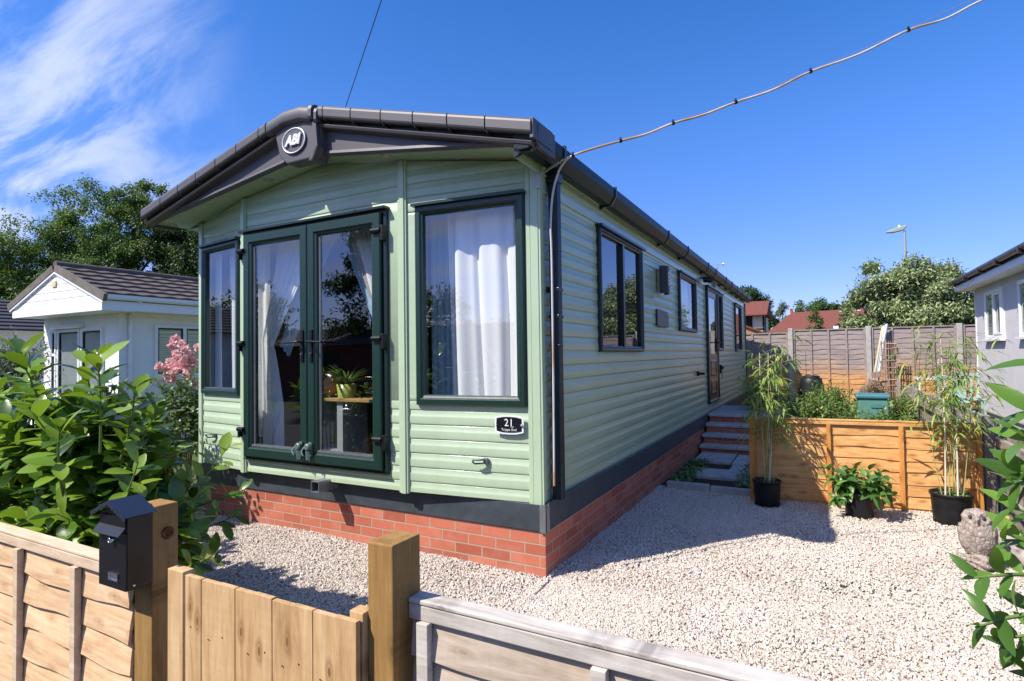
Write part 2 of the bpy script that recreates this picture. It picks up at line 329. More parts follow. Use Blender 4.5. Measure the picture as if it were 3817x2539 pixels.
def glassmat(name, ior=1.75, tint=(.90, .93, .92)):
    m = bpy.data.materials.new(name); m.use_nodes = True; t = m.node_tree; t.nodes.clear()
    o = t.nodes.new('ShaderNodeOutputMaterial'); mx = t.nodes.new('ShaderNodeMixShader'); fr = t.nodes.new('ShaderNodeFresnel'); fr.inputs[0].default_value = ior
    tr = t.nodes.new('ShaderNodeBsdfTransparent'); tr.inputs[0].default_value = (*tint, 1); g = t.nodes.new('ShaderNodeBsdfGlossy'); g.inputs['Roughness'].default_value = .0
    g.inputs[0].default_value = (.95, .97, 1, 1)
    n = t.nodes.new('ShaderNodeTexNoise'); n.inputs['Scale'].default_value = 2.2; n.inputs['Detail'].default_value = 1; c = t.nodes.new('ShaderNodeTexCoord'); t.links.new(c.outputs['Object'], n.inputs[0])
    b = t.nodes.new('ShaderNodeBump'); b.inputs['Strength'].default_value = .05; b.inputs['Distance'].default_value = .02; t.links.new(n.outputs[0], b.inputs['Height']); t.links.new(b.outputs[0], g.inputs['Normal'])
    ge = t.nodes.new('ShaderNodeNewGeometry'); mr = t.nodes.new('ShaderNodeMapRange'); mr.inputs[3].default_value = ior; mr.inputs[4].default_value = 1/ior
    t.links.new(ge.outputs['Backfacing'], mr.inputs[0]); t.links.new(mr.outputs[0], fr.inputs[0])      # the same reflectance from either side of the pane
    t.links.new(fr.outputs[0], mx.inputs[0]); t.links.new(tr.outputs[0], mx.inputs[1]); t.links.new(g.outputs[0], mx.inputs[2]); t.links.new(mx.outputs[0], o.inputs[0])
    return m
GLASS = glassmat('window_glass', 2.15, (.97, .985, .98)); GLASS2 = glassmat('side_window_glass', 2.3, (.75, .8, .8))
def clothmat(name, col, tr=.35):
    m = Mat(name, col, .85, .1); t = m.n('BsdfTranslucent'); t.inputs[0].default_value = (*col, 1); x = m.n('MixShader'); x.inputs[0].default_value = tr
    m.l(m.b.outputs[0], x.inputs[1]); m.l(t.outputs[0], x.inputs[2]); m.l(x.outputs[0], m.o.inputs[0]); m.bump(m.noise(m.co((60, 60, 60)), 6, 2), .1, .002); return m.m
CURT = clothmat('white_curtain', (.93, .94, .95), .22); CURTB = clothmat('pale_blue_lining', (.45, .66, .80)); CURTP = clothmat('printed_trim_cloth', (.50, .46, .42))
LAUREL = leafmat('laurel_leaf', [(0, (.012, .036, .008)), (.22, (.032, .088, .013)), (.45, (.085, .18, .02)), (.70, (.19, .31, .03)), (.994, (.27, .38, .05)), (1, (.60, .36, .03))], .24, .28, (.32, .50, .02), .6)
LAUREL2 = leafmat('near_laurel_leaf', [(0, (.03, .08, .015)), (.4, (.08, .18, .03)), (1, (.18, .31, .05))], .3, .36, (.36, .52, .03), .4)
HAZEL = leafmat('hazel_leaf', [(0, (.02, .05, .012)), (.5, (.045, .10, .018)), (.9, (.10, .19, .03)), (1, (.3, .2, .04))], .5, .3)
ROSEL = leafmat('rose_leaf', [(0, (.02, .045, .012)), (.6, (.045, .095, .018)), (1, (.12, .19, .05))], .4, .25)
ROSEP = leafmat('rose_petal', [(0, (.80, .42, .42)), (.6, (.86, .58, .57)), (1, (.90, .74, .70))], .6, .3, (.9, .5, .5))
ASH = leafmat('ash_leaf', [(0, (.026, .062, .014)), (.5, (.065, .13, .026)), (1, (.13, .21, .045))], .5, .32)
DARKL = leafmat('dark_tree_leaf', [(0, (.010, .030, .009)), (.6, (.026, .060, .014)), (1, (.05, .10, .02))], .5, .25)
PALEL = leafmat('variegated_leaf', [(0, (.06, .11, .035)), (.4, (.17, .24, .08)), (.8, (.36, .42, .19)), (1, (.55, .58, .33))], .5, .2, (.5, .55, .2))
BAMBOO = leafmat('bamboo_leaf', [(0, (.10, .19, .03)), (.5, (.20, .32, .06)), (.85, (.36, .43, .12)), (1, (.60, .40, .10))], .45, .3, (.45, .6, .08))
VIB = leafmat('viburnum_leaf', [(0, (.05, .13, .03)), (.6, (.10, .23, .05)), (.95, (.20, .32, .07)), (1, (.35, .08, .07))], .4, .3)
WEED = leafmat('weed_leaf', [(0, (.06, .13, .025)), (.5, (.14, .25, .05)), (.96, (.21, .30, .07)), (1, (.6, .5, .05))], .5, .3)
CANE = speckled('bamboo_cane', (.36, .36, .12), .25, 8, .4, .4, 0)
CANE2 = speckled('buff_cane', (.50, .42, .28), .2, 8, .5, .4, 0)
CREAMS = speckled('pale_cane_sheath', (.62, .55, .42), .15, 8, .6, .3, 0)
OWLM = Mat('owl_stone', (.36, .30, .25), .85, .2)
vo = OWLM.n('TexVoronoi', feature='DISTANCE_TO_EDGE'); vo.inputs['Scale'].default_value = 42; OWLM.l(OWLM.co((1, 1, .62)), vo.inputs[0])
OWLM.color(OWLM.mix(.6, OWLM.ramp(vo.outputs[0], [(.02, (.10, .065, .05)), (.16, (.42, .35, .29))]), OWLM.ramp(OWLM.noise(OWLM.co(), 18, 5), [(.3, (.20, .145, .12)), (.7, (.50, .44, .39))])))
OWLM.bump(vo.outputs[0], .9, .012); OWLM = OWLM.m
SLATE = speckled('riven_slate', (.020, .024, .020), .8, 16, .35, .6, .9, 24, bd=.02)
def tilemat(name, c, row, axis):
    m = Mat(name, c, .9, .15); n_ = m.noise(m.co(), 7, 6, .7); n3 = m.noise(m.co(), 60, 3)
    m.color(m.mix(.6, m.ramp(n_, [(.3, tuple(a*.6 for a in c)), (.7, tuple(a*1.3 for a in c))]), m.ramp(n3, [(.3, tuple(a*.5 for a in c)), (.75, tuple(a*1.7 for a in c))])))
    m.bump(n3, .5, .01); return m.m
TILED = tilemat('mossy_grey_tile', (.12, .098, .086), .3, 'x'); TILER = tilemat('red_clay_tile', (.17, .062, .048), .3, 'x'); TILEG = tilemat('dark_grey_tile', (.06, .06, .07), .3, 'x')
TIMBER = speckled('dark_timber', (.022, .012, .012), .2, 9, .7, .3, .2)
CREAM = speckled('cream_plaster', (.72, .68, .52), .05, 4, .85, .2, .1)
GALV = speckled('galvanised_steel', (.36, .38, .36), .1, 9, .45, .5, .05, metal=.4)
DGLASS = Mat('dark_far_glass', (.02, .025, .03), .05, .8).m
BLINDM = speckled('window_blind', (.30, .33, .30), .1, 5, .8, .2, 0)
m = Mat('rough_grass', (.07, .11, .03), .95, .1)
m.color(m.mix(.5, m.ramp(m.noise(m.co(), .8, 5), [(.3, (.05, .085, .02)), (.7, (.12, .14, .05))]), m.ramp(m.noise(m.co(), 25, 4), [(.3, (.03, .05, .012)), (.7, (.15, .16, .07))]))); m.bump(m.noise(m.co(), 40, 3), .8, .03); GRASS = m.m
m = Mat('asphalt', (.06, .06, .06), .9, .2); m.color(m.ramp(m.noise(m.co(), 90, 3), [(.3, (.035, .035, .036)), (.7, (.085, .083, .08))])); m.bump(m.noise(m.co(), 160, 2), .5, .005); ASPH = m.m

# ------------------------------------------------------------------ leaf helpers
def unit(a): return a/np.maximum(np.linalg.norm(a, axis=-1, keepdims=True), 1e-9)
def leaf_template(wid=.46, droop=.22, fold=.25, st=(.0, .12, .3, .52, .75, .92, 1.0), peak=.5):
    V = [(0, 0, 0)]; F = []
    for t in st[1:-1]:
        tt = t**(math.log(.5)/math.log(peak)); h = wid*.5*math.sin(math.pi*tt)**.8
        z = -droop*t*t
        V += [(t, -h, z+fold*h), (t, 0, z), (t, h, z+fold*h)]
    V.append((1, 0, -droop)); n = len(st)-2
    F += [(0, 2, 1), (0, 3, 2)]
    for i in range(n-1):
        a = 1+3*i; b = a+3
        F += [(a, a+1, b+1), (a, b+1, b), (a+1, a+2, b+2), (a+1, b+2, b+1)]
    a = 1+3*(n-1); e = len(V)-1; F += [(a, a+1, e), (a+1, a+2, e)]
    return np.array(V), np.array(F)
T_BIG = leaf_template(); T_MED = leaf_template(.6, .2, .25, (0, .25, .6, 1), .45); T_SIM = leaf_template(.5, .15, .2, (0, .45, 1), .45)
T_THIN = leaf_template(.13, .35, .3, (0, .3, .65, 1), .4); T_ROUND = leaf_template(.75, .25, .2, (0, .2, .5, .8, 1), .45)
T_PETAL = leaf_template(.9, -.3, .5, (0, .4, .8, 1), .6)
def place(T, P, D, Nn, S, W=None):
    V, F = T; P, D, Nn = np.asarray(P, float), unit(np.asarray(D, float)), np.asarray(Nn, float)
    Y = unit(np.cross(Nn, D)); Z = np.cross(D, Y); S = np.asarray(S, float).reshape(-1, 1, 1)
    W = 1 if W is None else np.asarray(W, float).reshape(-1, 1, 1)
    out = P[:, None, :]+S*(V[None, :, 0:1]*D[:, None, :]+W*V[None, :, 1:2]*Y[:, None, :]+V[None, :, 2:3]*Z[:, None, :])
    k = len(V); n = len(P)
    return out.reshape(-1, 3), (F[None]+(np.arange(n)*k)[:, None, None]).reshape(-1, 3)
def join(parts):
    Vs, Fs, b = [], [], 0
    for V, F in parts: Vs.append(V); Fs.append(F+b); b += len(V)
    return np.concatenate(Vs), np.concatenate(Fs)
def rnd_dir(n, r=RNG): return unit(r.normal(size=(n, 3)))
def sprig(base, d, length, n, leaf, stem, out_leaves, spread=.9, r0=.004, start=.25, r=RNG, curve=.15, upb=.8):
    """a stem with alternate leaves; appends (P, D, N, S) rows"""
    base = np.array(base, float); d = unit(np.array(d, float)); side = unit(np.cross(d, [.3, .2, 1.0]) if abs(d[2]) < .95 else np.cross(d, [1, 0, 0])); s2 = np.cross(d, side)
    bend = unit(r.normal(size=3))*curve*length
    pt = lambda t: base+d*length*t+bend*t*t
    stem.tube([pt(t) for t in (0, .35, .7, 1)], [r0, r0*.85, r0*.65, r0*.35], 5, False)
    ph = r.uniform(0, 6.28)
    for i in range(n):
        t = start+(1-start)*(i+.5)/n; a = ph+i*2.4
        rad = side*math.cos(a)+s2*math.sin(a); fwd = .25+.9*max(0, (t-.55))/.45
        D = unit(rad*spread+d*fwd+r.normal(size=3)*.12+np.array([0, 0, .1]))
        Nn = d*.6+np.array([0, 0, upb])+r.normal(size=3)*.15-rad*.1
        out_leaves.append((pt(t), D, Nn, leaf*r.uniform(.72, 1.12)*(1.0 if t < .9 else .8)))
def build_leaves(name, rows, T, mat, parent=None, smooth=True):
    V, F = place(T, [a[0] for a in rows], [a[1] for a in rows], [a[2] for a in rows], [a[3] for a in rows])
    return npmesh(name, V, F, mat, parent, smooth)

# ------------------------------------------------------------------ ground
def struct(name, mb, mat, **k): return tag(mb.build(name, mat, **k), kind='structure')
mb = MB(); mb.add([(-220, -220, -.03), (220, -220, -.03), (220, 260, -.03), (-220, 260, -.03)], [(0, 1, 2, 3)]); struct('ground', mb, GRASS)
mb = MB(); mb.add([(-60, -8.5, -.02), (60, -8.5, -.02), (60, -2.75, -.02), (-60, -2.75, -.02)], [(0, 1, 2, 3)]); struct('road', mb, ASPH)
def gheight(x, y):
    return -.006+.02*np.exp(-((y+.0)**2)/.08)*(x < .05)+.012*np.sin(x*2.1+.5)*np.sin(y*1.7)+.006*np.sin(x*5.3+y*2.2)+.005*np.sin(y*6.1-x*3.4)+.004*np.sin(x*11+1)*np.sin(y*9)
nx, ny = 90, 70; X, Y = np.meshgrid(np.linspace(-3.95, 3.02, nx), np.linspace(-2.45, 3.1, ny))
V = np.stack([X, Y, gheight(X, Y)-.008], -1).reshape(-1, 3)
idx = np.arange(nx*ny).reshape(ny, nx); F = np.stack([idx[:-1, :-1], idx[:-1, 1:], idx[1:, 1:], idx[1:, :-1]], -1).reshape(-1, 4)
o = npmesh('gravel_bed', V, F, GBED, smooth=True); tag(o, kind='structure')
# loose stones, nobody could count them
def stones(n, xr, yr, s0, s1, cond=None, lift=0):
    P = np.stack([RNG.uniform(*xr, n), RNG.uniform(*yr, n)], -1)
    if cond is not None: P = P[cond(P[:, 0], P[:, 1])]
    return P, RNG.uniform(s0, s1, len(P))
IV = np.array([(1, 0, 0), (-1, 0, 0), (0, 1, 0), (0, -1, 0), (0, 0, 1), (0, 0, -1)], float); IF = np.array([(0, 2, 4), (2, 1, 4), (1, 3, 4), (3, 0, 4), (2, 0, 5), (1, 2, 5), (3, 1, 5), (0, 3, 5)])
def chip():                                                         # an angular chipping: a box with skewed corners
    c = np.array([(x, y, z) for x in (-1, 1) for y in (-1, 1) for z in (-1, 1)], float)*.72; return c*(1+RNG.uniform(-.38, .22, c.shape))
IF = np.array([(0, 1, 3), (0, 3, 2), (4, 6, 7), (4, 7, 5), (0, 4, 5), (0, 5, 1), (2, 3, 7), (2, 7, 6), (0, 2, 6), (0, 6, 4), (1, 5, 7), (1, 7, 3)]); IV = chip()
VAR = [chip() for _ in range(16)]
out_house = lambda x, y: ~((x > -3.68) & (x < .02) & (y > -.02))
vis = lambda x, y: out_house(x, y) & ~((x > .1) & (x < 1.05) & (y > 2.98)) & (y < 3.0)
P1, S1 = stones(80000, (-3.9, .8), (-2.3, .06), .0048, .0095, out_house)
P2, S2 = stones(76000, (.0, 3.0), (-2.3, .6), .0042, .0092, vis)
P3, S3 = stones(42000, (.0, 3.0), (.6, 3.0), .005, .0095, vis)
P4, S4 = stones(2500, (-3.8, 3.0), (-2.25, .6), .009, .013, vis)
P = np.concatenate([P1, P2, P3, P4]); S = np.concatenate([S1, S2, S3, S4]); n = len(P)
z = gheight(P[:, 0], P[:, 1])+S*RNG.uniform(-.1, .6, n)
q = unit(RNG.normal(size=(n, 4))); ww, xx, yy, zz = q.T
R = np.stack([1-2*(yy*yy+zz*zz), 2*(xx*yy-zz*ww), 2*(xx*zz+yy*ww), 2*(xx*yy+zz*ww), 1-2*(xx*xx+zz*zz), 2*(yy*zz-xx*ww), 2*(xx*zz-yy*ww), 2*(yy*zz+xx*ww), 1-2*(xx*xx+yy*yy)], -1).reshape(-1, 3, 3)
vid = RNG.integers(0, len(VAR), n); TV = np.stack(VAR)[vid]*np.stack([S*1.25, S*.95, S*.72], -1)[:, None, :]
V = np.einsum('nij,nkj->nki', R, TV)+np.stack([P[:, 0], P[:, 1], z], -1)[:, None, :]
F = (IF[None]+(np.arange(n)*len(IV))[:, None, None]).reshape(-1, 3)
o = npmesh('gravel', V.reshape(-1, 3), F, GRAVEL); tag(o, 'pale cream limestone chippings covering the front yard', kind='stuff')

# ------------------------------------------------------------------ the green holiday home
W, LEN, B, XA, XB = 3.66, 11.95, .11, -2.875, -1.06
home = empty('holiday_home', (-1.83, 6.0, 0), 'pale green single storey holiday home with dark double doors on a red brick base', 'holiday home')
ZR0, ZAP, XC = 2.885, 3.425, -1.87
ztop = lambda x: 2.775+(1-abs(x-XC)/1.99)*.285
PITCH, ZB = .1045, 1.087
def out_at(z, flat):
    if flat and flat[0] <= z <= flat[1]: return .0095
    t = ((z-ZB)/PITCH) % 1.0
    return float(np.interp(t, [0, .03, .2, .45, .62, .67, .95, 1.0], [0, .0075, .0092, .0095, .0086, .0052, .0048, .0040]))
def clad(mb, p0, p1, z0, z1, top=None, holes=(), flat=None, nseg=1):
    p0, p1 = Vector((*p0, 0)), Vector((*p1, 0)); e = p1-p0; Ls = e.length; e.normalize(); nrm = Vector((e.y, -e.x, 0))
    zs = {z0, z1}; k = math.floor((z0-ZB)/PITCH)
    while ZB+k*PITCH < z1:
        b = ZB+k*PITCH
        for t in (0, .03, .12, .2, .32, .45, .55, .62, .67, .95, .999):
            z = b+t*PITCH
            if z0 < z < z1 and not (flat and flat[0] < z < flat[1]): zs.add(round(z, 5))
        k += 1
    for h in holes: zs |= {h[2], h[3]}
    if flat: zs |= {f for f in (flat[0], flat[0]-.002, flat[1], flat[1]+.002) if z0 < f < z1}
    zs = sorted(z for z in zs if z0 <= z <= z1)
    ss = sorted({0, Ls, *[h[0] for h in holes], *[h[1] for h in holes], *[Ls*i/nseg for i in range(nseg+1)]})
    rows = [(z, out_at(z, flat)) for z in zs]
    idx = {}
    def vert(i, j):
        if (i, j) not in idx:
            z = rows[j][0]; q = p0+e*ss[i]
            if top: z = min(z, top(q.x))
            q = q+nrm*rows[j][1]; mb.v.append((q.x, q.y, z)); idx[(i, j)] = len(mb.v)-1
        return idx[(i, j)]
    for j in range(len(rows)-1):
        za, zb = rows[j][0], rows[j+1][0]
        for i in range(len(ss)-1):
            sm = (ss[i]+ss[i+1])/2; zm = (za+zb)/2
            if any(h[0] < sm < h[1] and h[2] < zm < h[3] for h in holes): continue
            if top and za >= min(top((p0+e*ss[i]).x), top((p0+e*ss[i+1]).x))+1e-6 and za >= max(top((p0+e*ss[i]).x), top((p0+e*ss[i+1]).x)): continue
            mb.f.append((vert(i, j), vert(i+1, j), vert(i+1, j+1), vert(i, j+1))); mb.sm.append(True)
def fr(p0, p1):
    p0, p1 = Vector((*p0, 0)), Vector((*p1, 0)); e = (p1-p0).normalized()
    return p0, e, Vector((0, 0, 1)), Vector((e.y, -e.x, 0))
FL, FC, FRt = fr((-W, 0), (XA, -B)), fr((XA, -B), (XB, -B)), fr((XB, -B), (0, 0)); FS = fr((0, 0), (0, LEN))
def pt(f, s, z, d): return f[0]+f[1]*s+f[2]*z+f[3]*d
def ring(mb, f, s0, s1, z0, z1, prof):
    loops = []
    for ins, out in prof: loops.append([pt(f, s0+ins, z0+ins, out), pt(f, s1-ins, z0+ins, out), pt(f, s1-ins, z1-ins, out), pt(f, s0+ins, z1-ins, out)])
    vs = [v for l in loops for v in l]; fs = []
    for i in range(len(loops)-1):
        for k in range(4): fs.append((4*i+k, 4*i+(k+1) % 4, 4*i+4+(k+1) % 4, 4*i+4+k))
    return mb.add(vs, fs)
def bx(mb, f, s0, s1, z0, z1, d0, d1): return mb.fbox(f[0], f[1], f[2], f[3], s0, s1, z0, z1, d0, d1)
def pane(name, f, s0, s1, z0, z1, d, mat, parent):
    m_ = MB(); m_.add([pt(f, s0, z0, d), pt(f, s1, z0, d), pt(f, s1, z1, d), pt(f, s0, z1, d)], [(0, 1, 2, 3)]); return m_.build(name, mat, parent)
FPROF = lambda w_, o_=.042: [(0, 0), (0, o_-.012), (.010, o_), (w_-.026, o_), (w_-.018, o_-.010), (w_-.004, o_-.016), (w_, o_-.026), (w_, -.03)]
# walls
Lr = math.hypot(XB, B); Ll = math.hypot(W+XA, B)
mb = MB()
clad(mb, (-W, 0), (XA, -B), .49, 3.08, ztop, [(.085, .71, 1.2, 2.52)], (1.157, 2.545), 6)
clad(mb, (XA, -B), (XB, -B), .49, 3.1, ztop, [(.075, 1.60, .66, 2.56)], (1.157, 2.64), 10)
clad(mb, (XB, -B), (0, 0), .49, 3.08, ztop, [(.15, .92, 1.18, 2.53)], (1.157, 2.545), 6)
mb.build('front_wall', CLAD, home)
SW = [(1.11, 2.44, 1.50, 2.565), (4.25, 5.42, 1.78, 2.565), (10.0, 11.12, 1.50, 2.565)]
mb = MB(); hol = [(a+.03, b-.03, c+.03, d-.03) for a, b, c, d in SW]+[(6.38, 7.42, .66, 2.55), (7.52, 8.07, 1.53, 2.55)]
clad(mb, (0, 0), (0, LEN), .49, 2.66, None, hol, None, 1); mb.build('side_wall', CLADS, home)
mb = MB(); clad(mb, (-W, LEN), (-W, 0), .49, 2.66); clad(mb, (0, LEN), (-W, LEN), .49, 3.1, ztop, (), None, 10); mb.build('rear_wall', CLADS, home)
mb = MB(); mb.add([(-W, 0, .492), (XA, -B, .492), (XB, -B, .492), (0, 0, .492), (0, LEN, .492), (-W, LEN, .492)], [(0, 1, 2, 3, 4, 5)])
mb.build('floor_chassis', NAVY, home)
# interior shell and partition
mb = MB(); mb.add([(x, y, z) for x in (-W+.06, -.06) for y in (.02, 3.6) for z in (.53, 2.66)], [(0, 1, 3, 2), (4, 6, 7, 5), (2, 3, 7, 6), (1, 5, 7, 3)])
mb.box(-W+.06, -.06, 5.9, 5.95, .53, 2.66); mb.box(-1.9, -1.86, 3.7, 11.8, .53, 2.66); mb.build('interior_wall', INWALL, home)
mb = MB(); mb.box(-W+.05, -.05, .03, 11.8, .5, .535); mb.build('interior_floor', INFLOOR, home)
# vertical trims
mb = MB()
for f, s0, s1 in ((FC, -.035, .038), (FC, 1.765, 1.845)):
    x = (f[0]+f[1]*((s0+s1)/2)).x
    bx(mb, f, s0, s1, .478, ztop(x), -.01, .022); bx(mb, f, s0+.024, s1-.014, .476, ztop(x), .02, .032)
bx(mb, FRt, .975, 1.007, .482, ztop(-.06), -.01, .020); bx(mb, FRt, 1.010, 1.066, .478, ztop(0), -.02, .026)
bx(mb, FL, -.02, .040, .478, ztop(-W), -.01, .024); bx(mb, FS, -.02, .028, .480, 2.70, .0, .018)
bx(mb, FS, 0, LEN, 2.60, 2.72, .0, .017); bx(mb, FS, 0, LEN, 2.588, 2.60, .0, .024); bx(mb, FS, LEN-.05, LEN+.01, .48, 2.7, .0, .02)
mb.build('corner_trim', TRIM, home, bevel=.003)
mb = MB(); bx(mb, FS, LEN-.025, LEN+.03, .42, 2.72, .02, .04); mb.build('end_trim', BLACK, home)
# brick base and dark skirt board
uvb = lambda v, n_: ((v.x if abs(n_.y) > .5 else v.y)+.02, v.z+.004)
mb = MB(); e_ = .022; mb.box(-W-e_, e_, -e_, LEN+e_, -.1, .315); mb.build('brick_base', BRICK, home, uv=uvb)
mb = MB()
for a in ((-W-.034, .036, -.038, -.016), (-W-.034, .036, LEN+.02, LEN+.04)): mb.box(a[0], a[1], a[2], a[3], .312, .486)
mb.box(.018, .036, -.016, LEN+.02, .312, .486); mb.box(-W-.034, -W-.014, -.016, LEN+.02, .312, .486)
mb.build('skirt_board', NAVY, home, bevel=.002)
mb = MB(); mb.box(.002, .042, -.0, LEN, .4875, .497); mb.build('drip_edge', NAVY, home)
mb = MB(); mb.box(-.008, .041, -.043, -.0385, .306, .489); mb.box(.0365, .041, -.043, .01, .306, .489)
for z_ in (.335, .375, .42, .46): mb.lathe((.004, -.043, z_), [(.003, 0), (.002, -.002)], 8, (0, 1, 0))
mb.build('skirt_corner_trim', ALU, home)
mb = MB(); o_, t_ = .043, .006
for a, b, c, d in ((-o_, o_, o_-t_, o_), (-o_, o_, -o_, -o_+t_), (-o_, -o_+t_, -o_+t_, o_-t_), (o_-t_, o_, -o_+t_, o_-t_)): mb.box(-1.868+a, -1.868+b, -.24, .1, .468-.04+c+.04, .468+d)
mb.build('drawbar_tube', ALU, home, bevel=.001)
# roof
mb = MB(); yf = -.36
xl, xr = -3.90, .165
mb.prism([(xl, ZR0-.02), (XC, ZAP-.02), (xr, ZR0-.02), (xr, ZR0-.09), (XC, ZAP-.12), (xl, ZR0-.09)], (0, 0, 0), (1, 0, 0), (0, 0, 1), (0, 1, 0), yf, -.16)
mb.prism([(xl, ZR0-.02), (XC, ZAP-.02), (.03, ZR0+.016), (.03, ZR0-.09), (XC, ZAP-.12), (xl, ZR0-.09)], (0, 0, 0), (1, 0, 0), (0, 0, 1), (0, 1, 0), -.158, LEN+.3)
for k in range(int((LEN+.6)/.34)):      # shallow tile-effect courses
    y0 = yf+.02+k*.34
    mb.prism([(xl-.01, ZR0-.005), (XC, ZAP-.005), (.06, ZR0+.024), (.06, ZR0+.010), (XC, ZAP-.019), (xl-.01, ZR0-.019)], (0, 0, 0), (1, 0, 0), (0, 0, 1), (0, 1, 0), y0, y0+.31)
mb.build('roof', ROOFP, home)
# verge tiles: rounded caps with open joints, following both slopes
def along(x, dz, y): return Vector((x, y, ZAP-abs(x-XC)*(ZAP-ZR0)/(xr-XC if x > XC else XC-xl)+dz))
prof = [(-.22, -.02), (-.22, .014), (-.418, .014), (-.436, .009), (-.446, -.003), (-.449, -.016), (-.449, -.066), (-.444, -.077), (-.430, -.084), (-.36, -.086)]
def sweep(mb, x0, x1, prof, sc=1.0, smooth=True):
    a = [along(x0, d*sc, y) for y, d in prof]; b = [along(x1, d*sc, y) for y, d in prof]; n_ = len(prof)
    mb.add(a+b, [(i, i+1, n_+i+1, n_+i) for i in range(n_-1)], smooth); mb.add(a, [tuple(range(n_))]); mb.add(b, [tuple(range(n_))[::-1]])
jr = [-1.60, -1.545, -1.268, -.99, -.712, -.435, -.15, .170]; jl = [-2.17, -2.255, -2.53, -2.80, -3.068, -3.325, -3.588, -3.90]
for J in (jr, jl):
    for a, b in zip(J[:-1], J[1:]):
        mb = MB(); s_ = 1 if b > a else -1; sweep(mb, a+s_*.005, b-s_*.005, prof, 1.0, False); sweep(mb, a-s_*.004, a+s_*.007, [(y*.97, d-.014) for y, d in prof], 1.0, False); mb.build('verge_tile', ROOFP, home)
# fascia: recess, moulding, tapering panel with a rolled lower edge
mb = MB()
zb_ = lambda x: 2.765+(1-abs(x-XC)/2.03)*.285
for a, b in ((xl+.015, -2.05), (-1.66, xr-.012)):
    n_ = 8; xs = [a+(b-a)*i/n_ for i in range(n_+1)]
    zt_ = lambda x: along(x, -.08, 0).z
    cols = []
    for x in xs:
        T, Bz = zt_(x), zb_(x); hh = T-Bz
        cols.append([(x, -.33, T), (x, -.33, T-.028), (x, -.405, T-.034), (x, -.418, T-.046), (x, -.410, T-.062), (x, -.360, T-.068), (x, -.348, T-.074), (x, -.350, max(Bz+.04, T-.08)) , (x, -.350, Bz+.040), (x, -.366, Bz+.032), (x, -.370, Bz+.012), (x, -.356, Bz-.003), (x, -.335, Bz-.004), (x, -.32, Bz+.004)])
    k_ = len(cols[0]); vs = [v for c in cols for v in c]
    mb.add(vs, [(i*k_+j, (i+1)*k_+j, (i+1)*k_+j+1, i*k_+j+1) for i in range(n_) for j in range(k_-1)])
    mb.add(cols[0], [tuple(range(k_))]); mb.add(cols[-1], [tuple(range(k_))[::-1]])
mb.box(xr-.01, xr+.012, -.435, -.15, 2.78, 2.90); mb.prism([(-.43, 2.90), (-.43, 2.83), (-.33, 2.745), (-.10, 2.745), (-.10, 2.90)], (xr-.02, 0, 0), (0, 1, 0), (0, 0, 1), (1, 0, 0), 0, .026)
mb.prism([(-.43, 2.90), (-.43, 2.83), (-.33, 2.745), (-.10, 2.745), (-.10, 2.90)], (xl-.006, 0, 0), (0, 1, 0), (0, 0, 1), (1, 0, 0), 0, .026)
mb.build('fascia_board', ROOFP, home, bevel=.002)
# centre boss with the maker's badge
mb = MB(); cx_, y0_ = -1.885, -.428
poly = [(-2.09, 3.26), (-1.99, 3.31), (-1.80, 3.325), (-1.665, 3.29), (-1.64, 3.06), (-1.70, 2.985), (-1.95, 2.985), (-2.03, 3.06)]
poly = [(x-.0, z) for x, z in poly]
mb.prism(poly, (0, 0, 0), (1, 0, 0), (0, 0, 1), (0, 1, 0), y0_, -.30)
mb.prism([(a, b) for a, b in ((-1.665, 3.335), (-1.625, 3.325), (-1.60, 3.06), (-1.655, 2.955), (-1.70, 2.96), (-1.655, 3.07))], (0, 0, 0), (1, 0, 0), (0, 0, 1), (0, 1, 0), y0_-.018, -.30)
mb.prism([(-1.645, 3.29), (-1.612, 3.28), (-1.60, 3.05), (-1.645, 2.972), (-1.68, 2.972), (-1.642, 3.06)], (0, 0, 0), (1, 0, 0), (0, 0, 1), (0, 1, 0), y0_+.02, -.30)
boss = mb.build('gable_boss', ROOFP, home, bevel=.012)
capp = [(-.20, -.02), (-.20, .046), (-.38, .048), (-.43, .040), (-.456, .022), (-.466, -.004), (-.466, -.058), (-.455, -.074), (-.40, -.080)]
mb = MB(); xs = [-2.14, -2.04, -1.96, -1.87, -1.78, -1.71, -1.66]
def cappt(x, d, y):
    z = ZAP-.052-max(abs(x-XC)-.05, 0)*.26-(.010 if abs(x-XC) < .06 else 0); return Vector((x, y, z+d))
vs = []; 
for x in xs: vs += [cappt(x, d, y) for y, d in capp]
k_ = len(capp); mb.add(vs, [(i*k_+j, (i+1)*k_+j, (i+1)*k_+j+1, i*k_+j+1) for i in range(len(xs)-1) for j in range(k_-1)], True)
mb.add(vs[:k_], [tuple(range(k_))]); mb.add(vs[-k_:], [tuple(range(k_))[::-1]])
for x0, x1, g in ((-1.665, -1.633, .012), (-1.628, -1.596, -.004)):
    a = [cappt(x0, d+g, y-g) for y, d in capp]; b = [cappt(x1, d+g, y-g) for y, d in capp]
    mb.add(a+b, [(j, j+1, k_+j+1, k_+j) for j in range(k_-1)]); mb.add(a, [tuple(range(k_))]); mb.add(b, [tuple(range(k_))[::-1]])
mb.build('ridge_cap', ROOFP, home)
mb = MB(); bc = Vector((-1.858, y0_-.004, 3.148))
th = [2*math.pi*i/40 for i in range(41)]
mb.tube([bc+Vector((math.cos(t)*.122, -.008, math.sin(t)*.094)) for t in th], .0058, 8, False); badge = mb.build('badge', SILVER, boss)
mb = MB(); mb.prism([(math.cos(t)*.126, math.sin(t)*.097) for t in th[:-1]], bc, (1, 0, 0), (0, 0, 1), (0, 1, 0), -.008, .0); mb.build('badge_plate', ROOFP, boss)
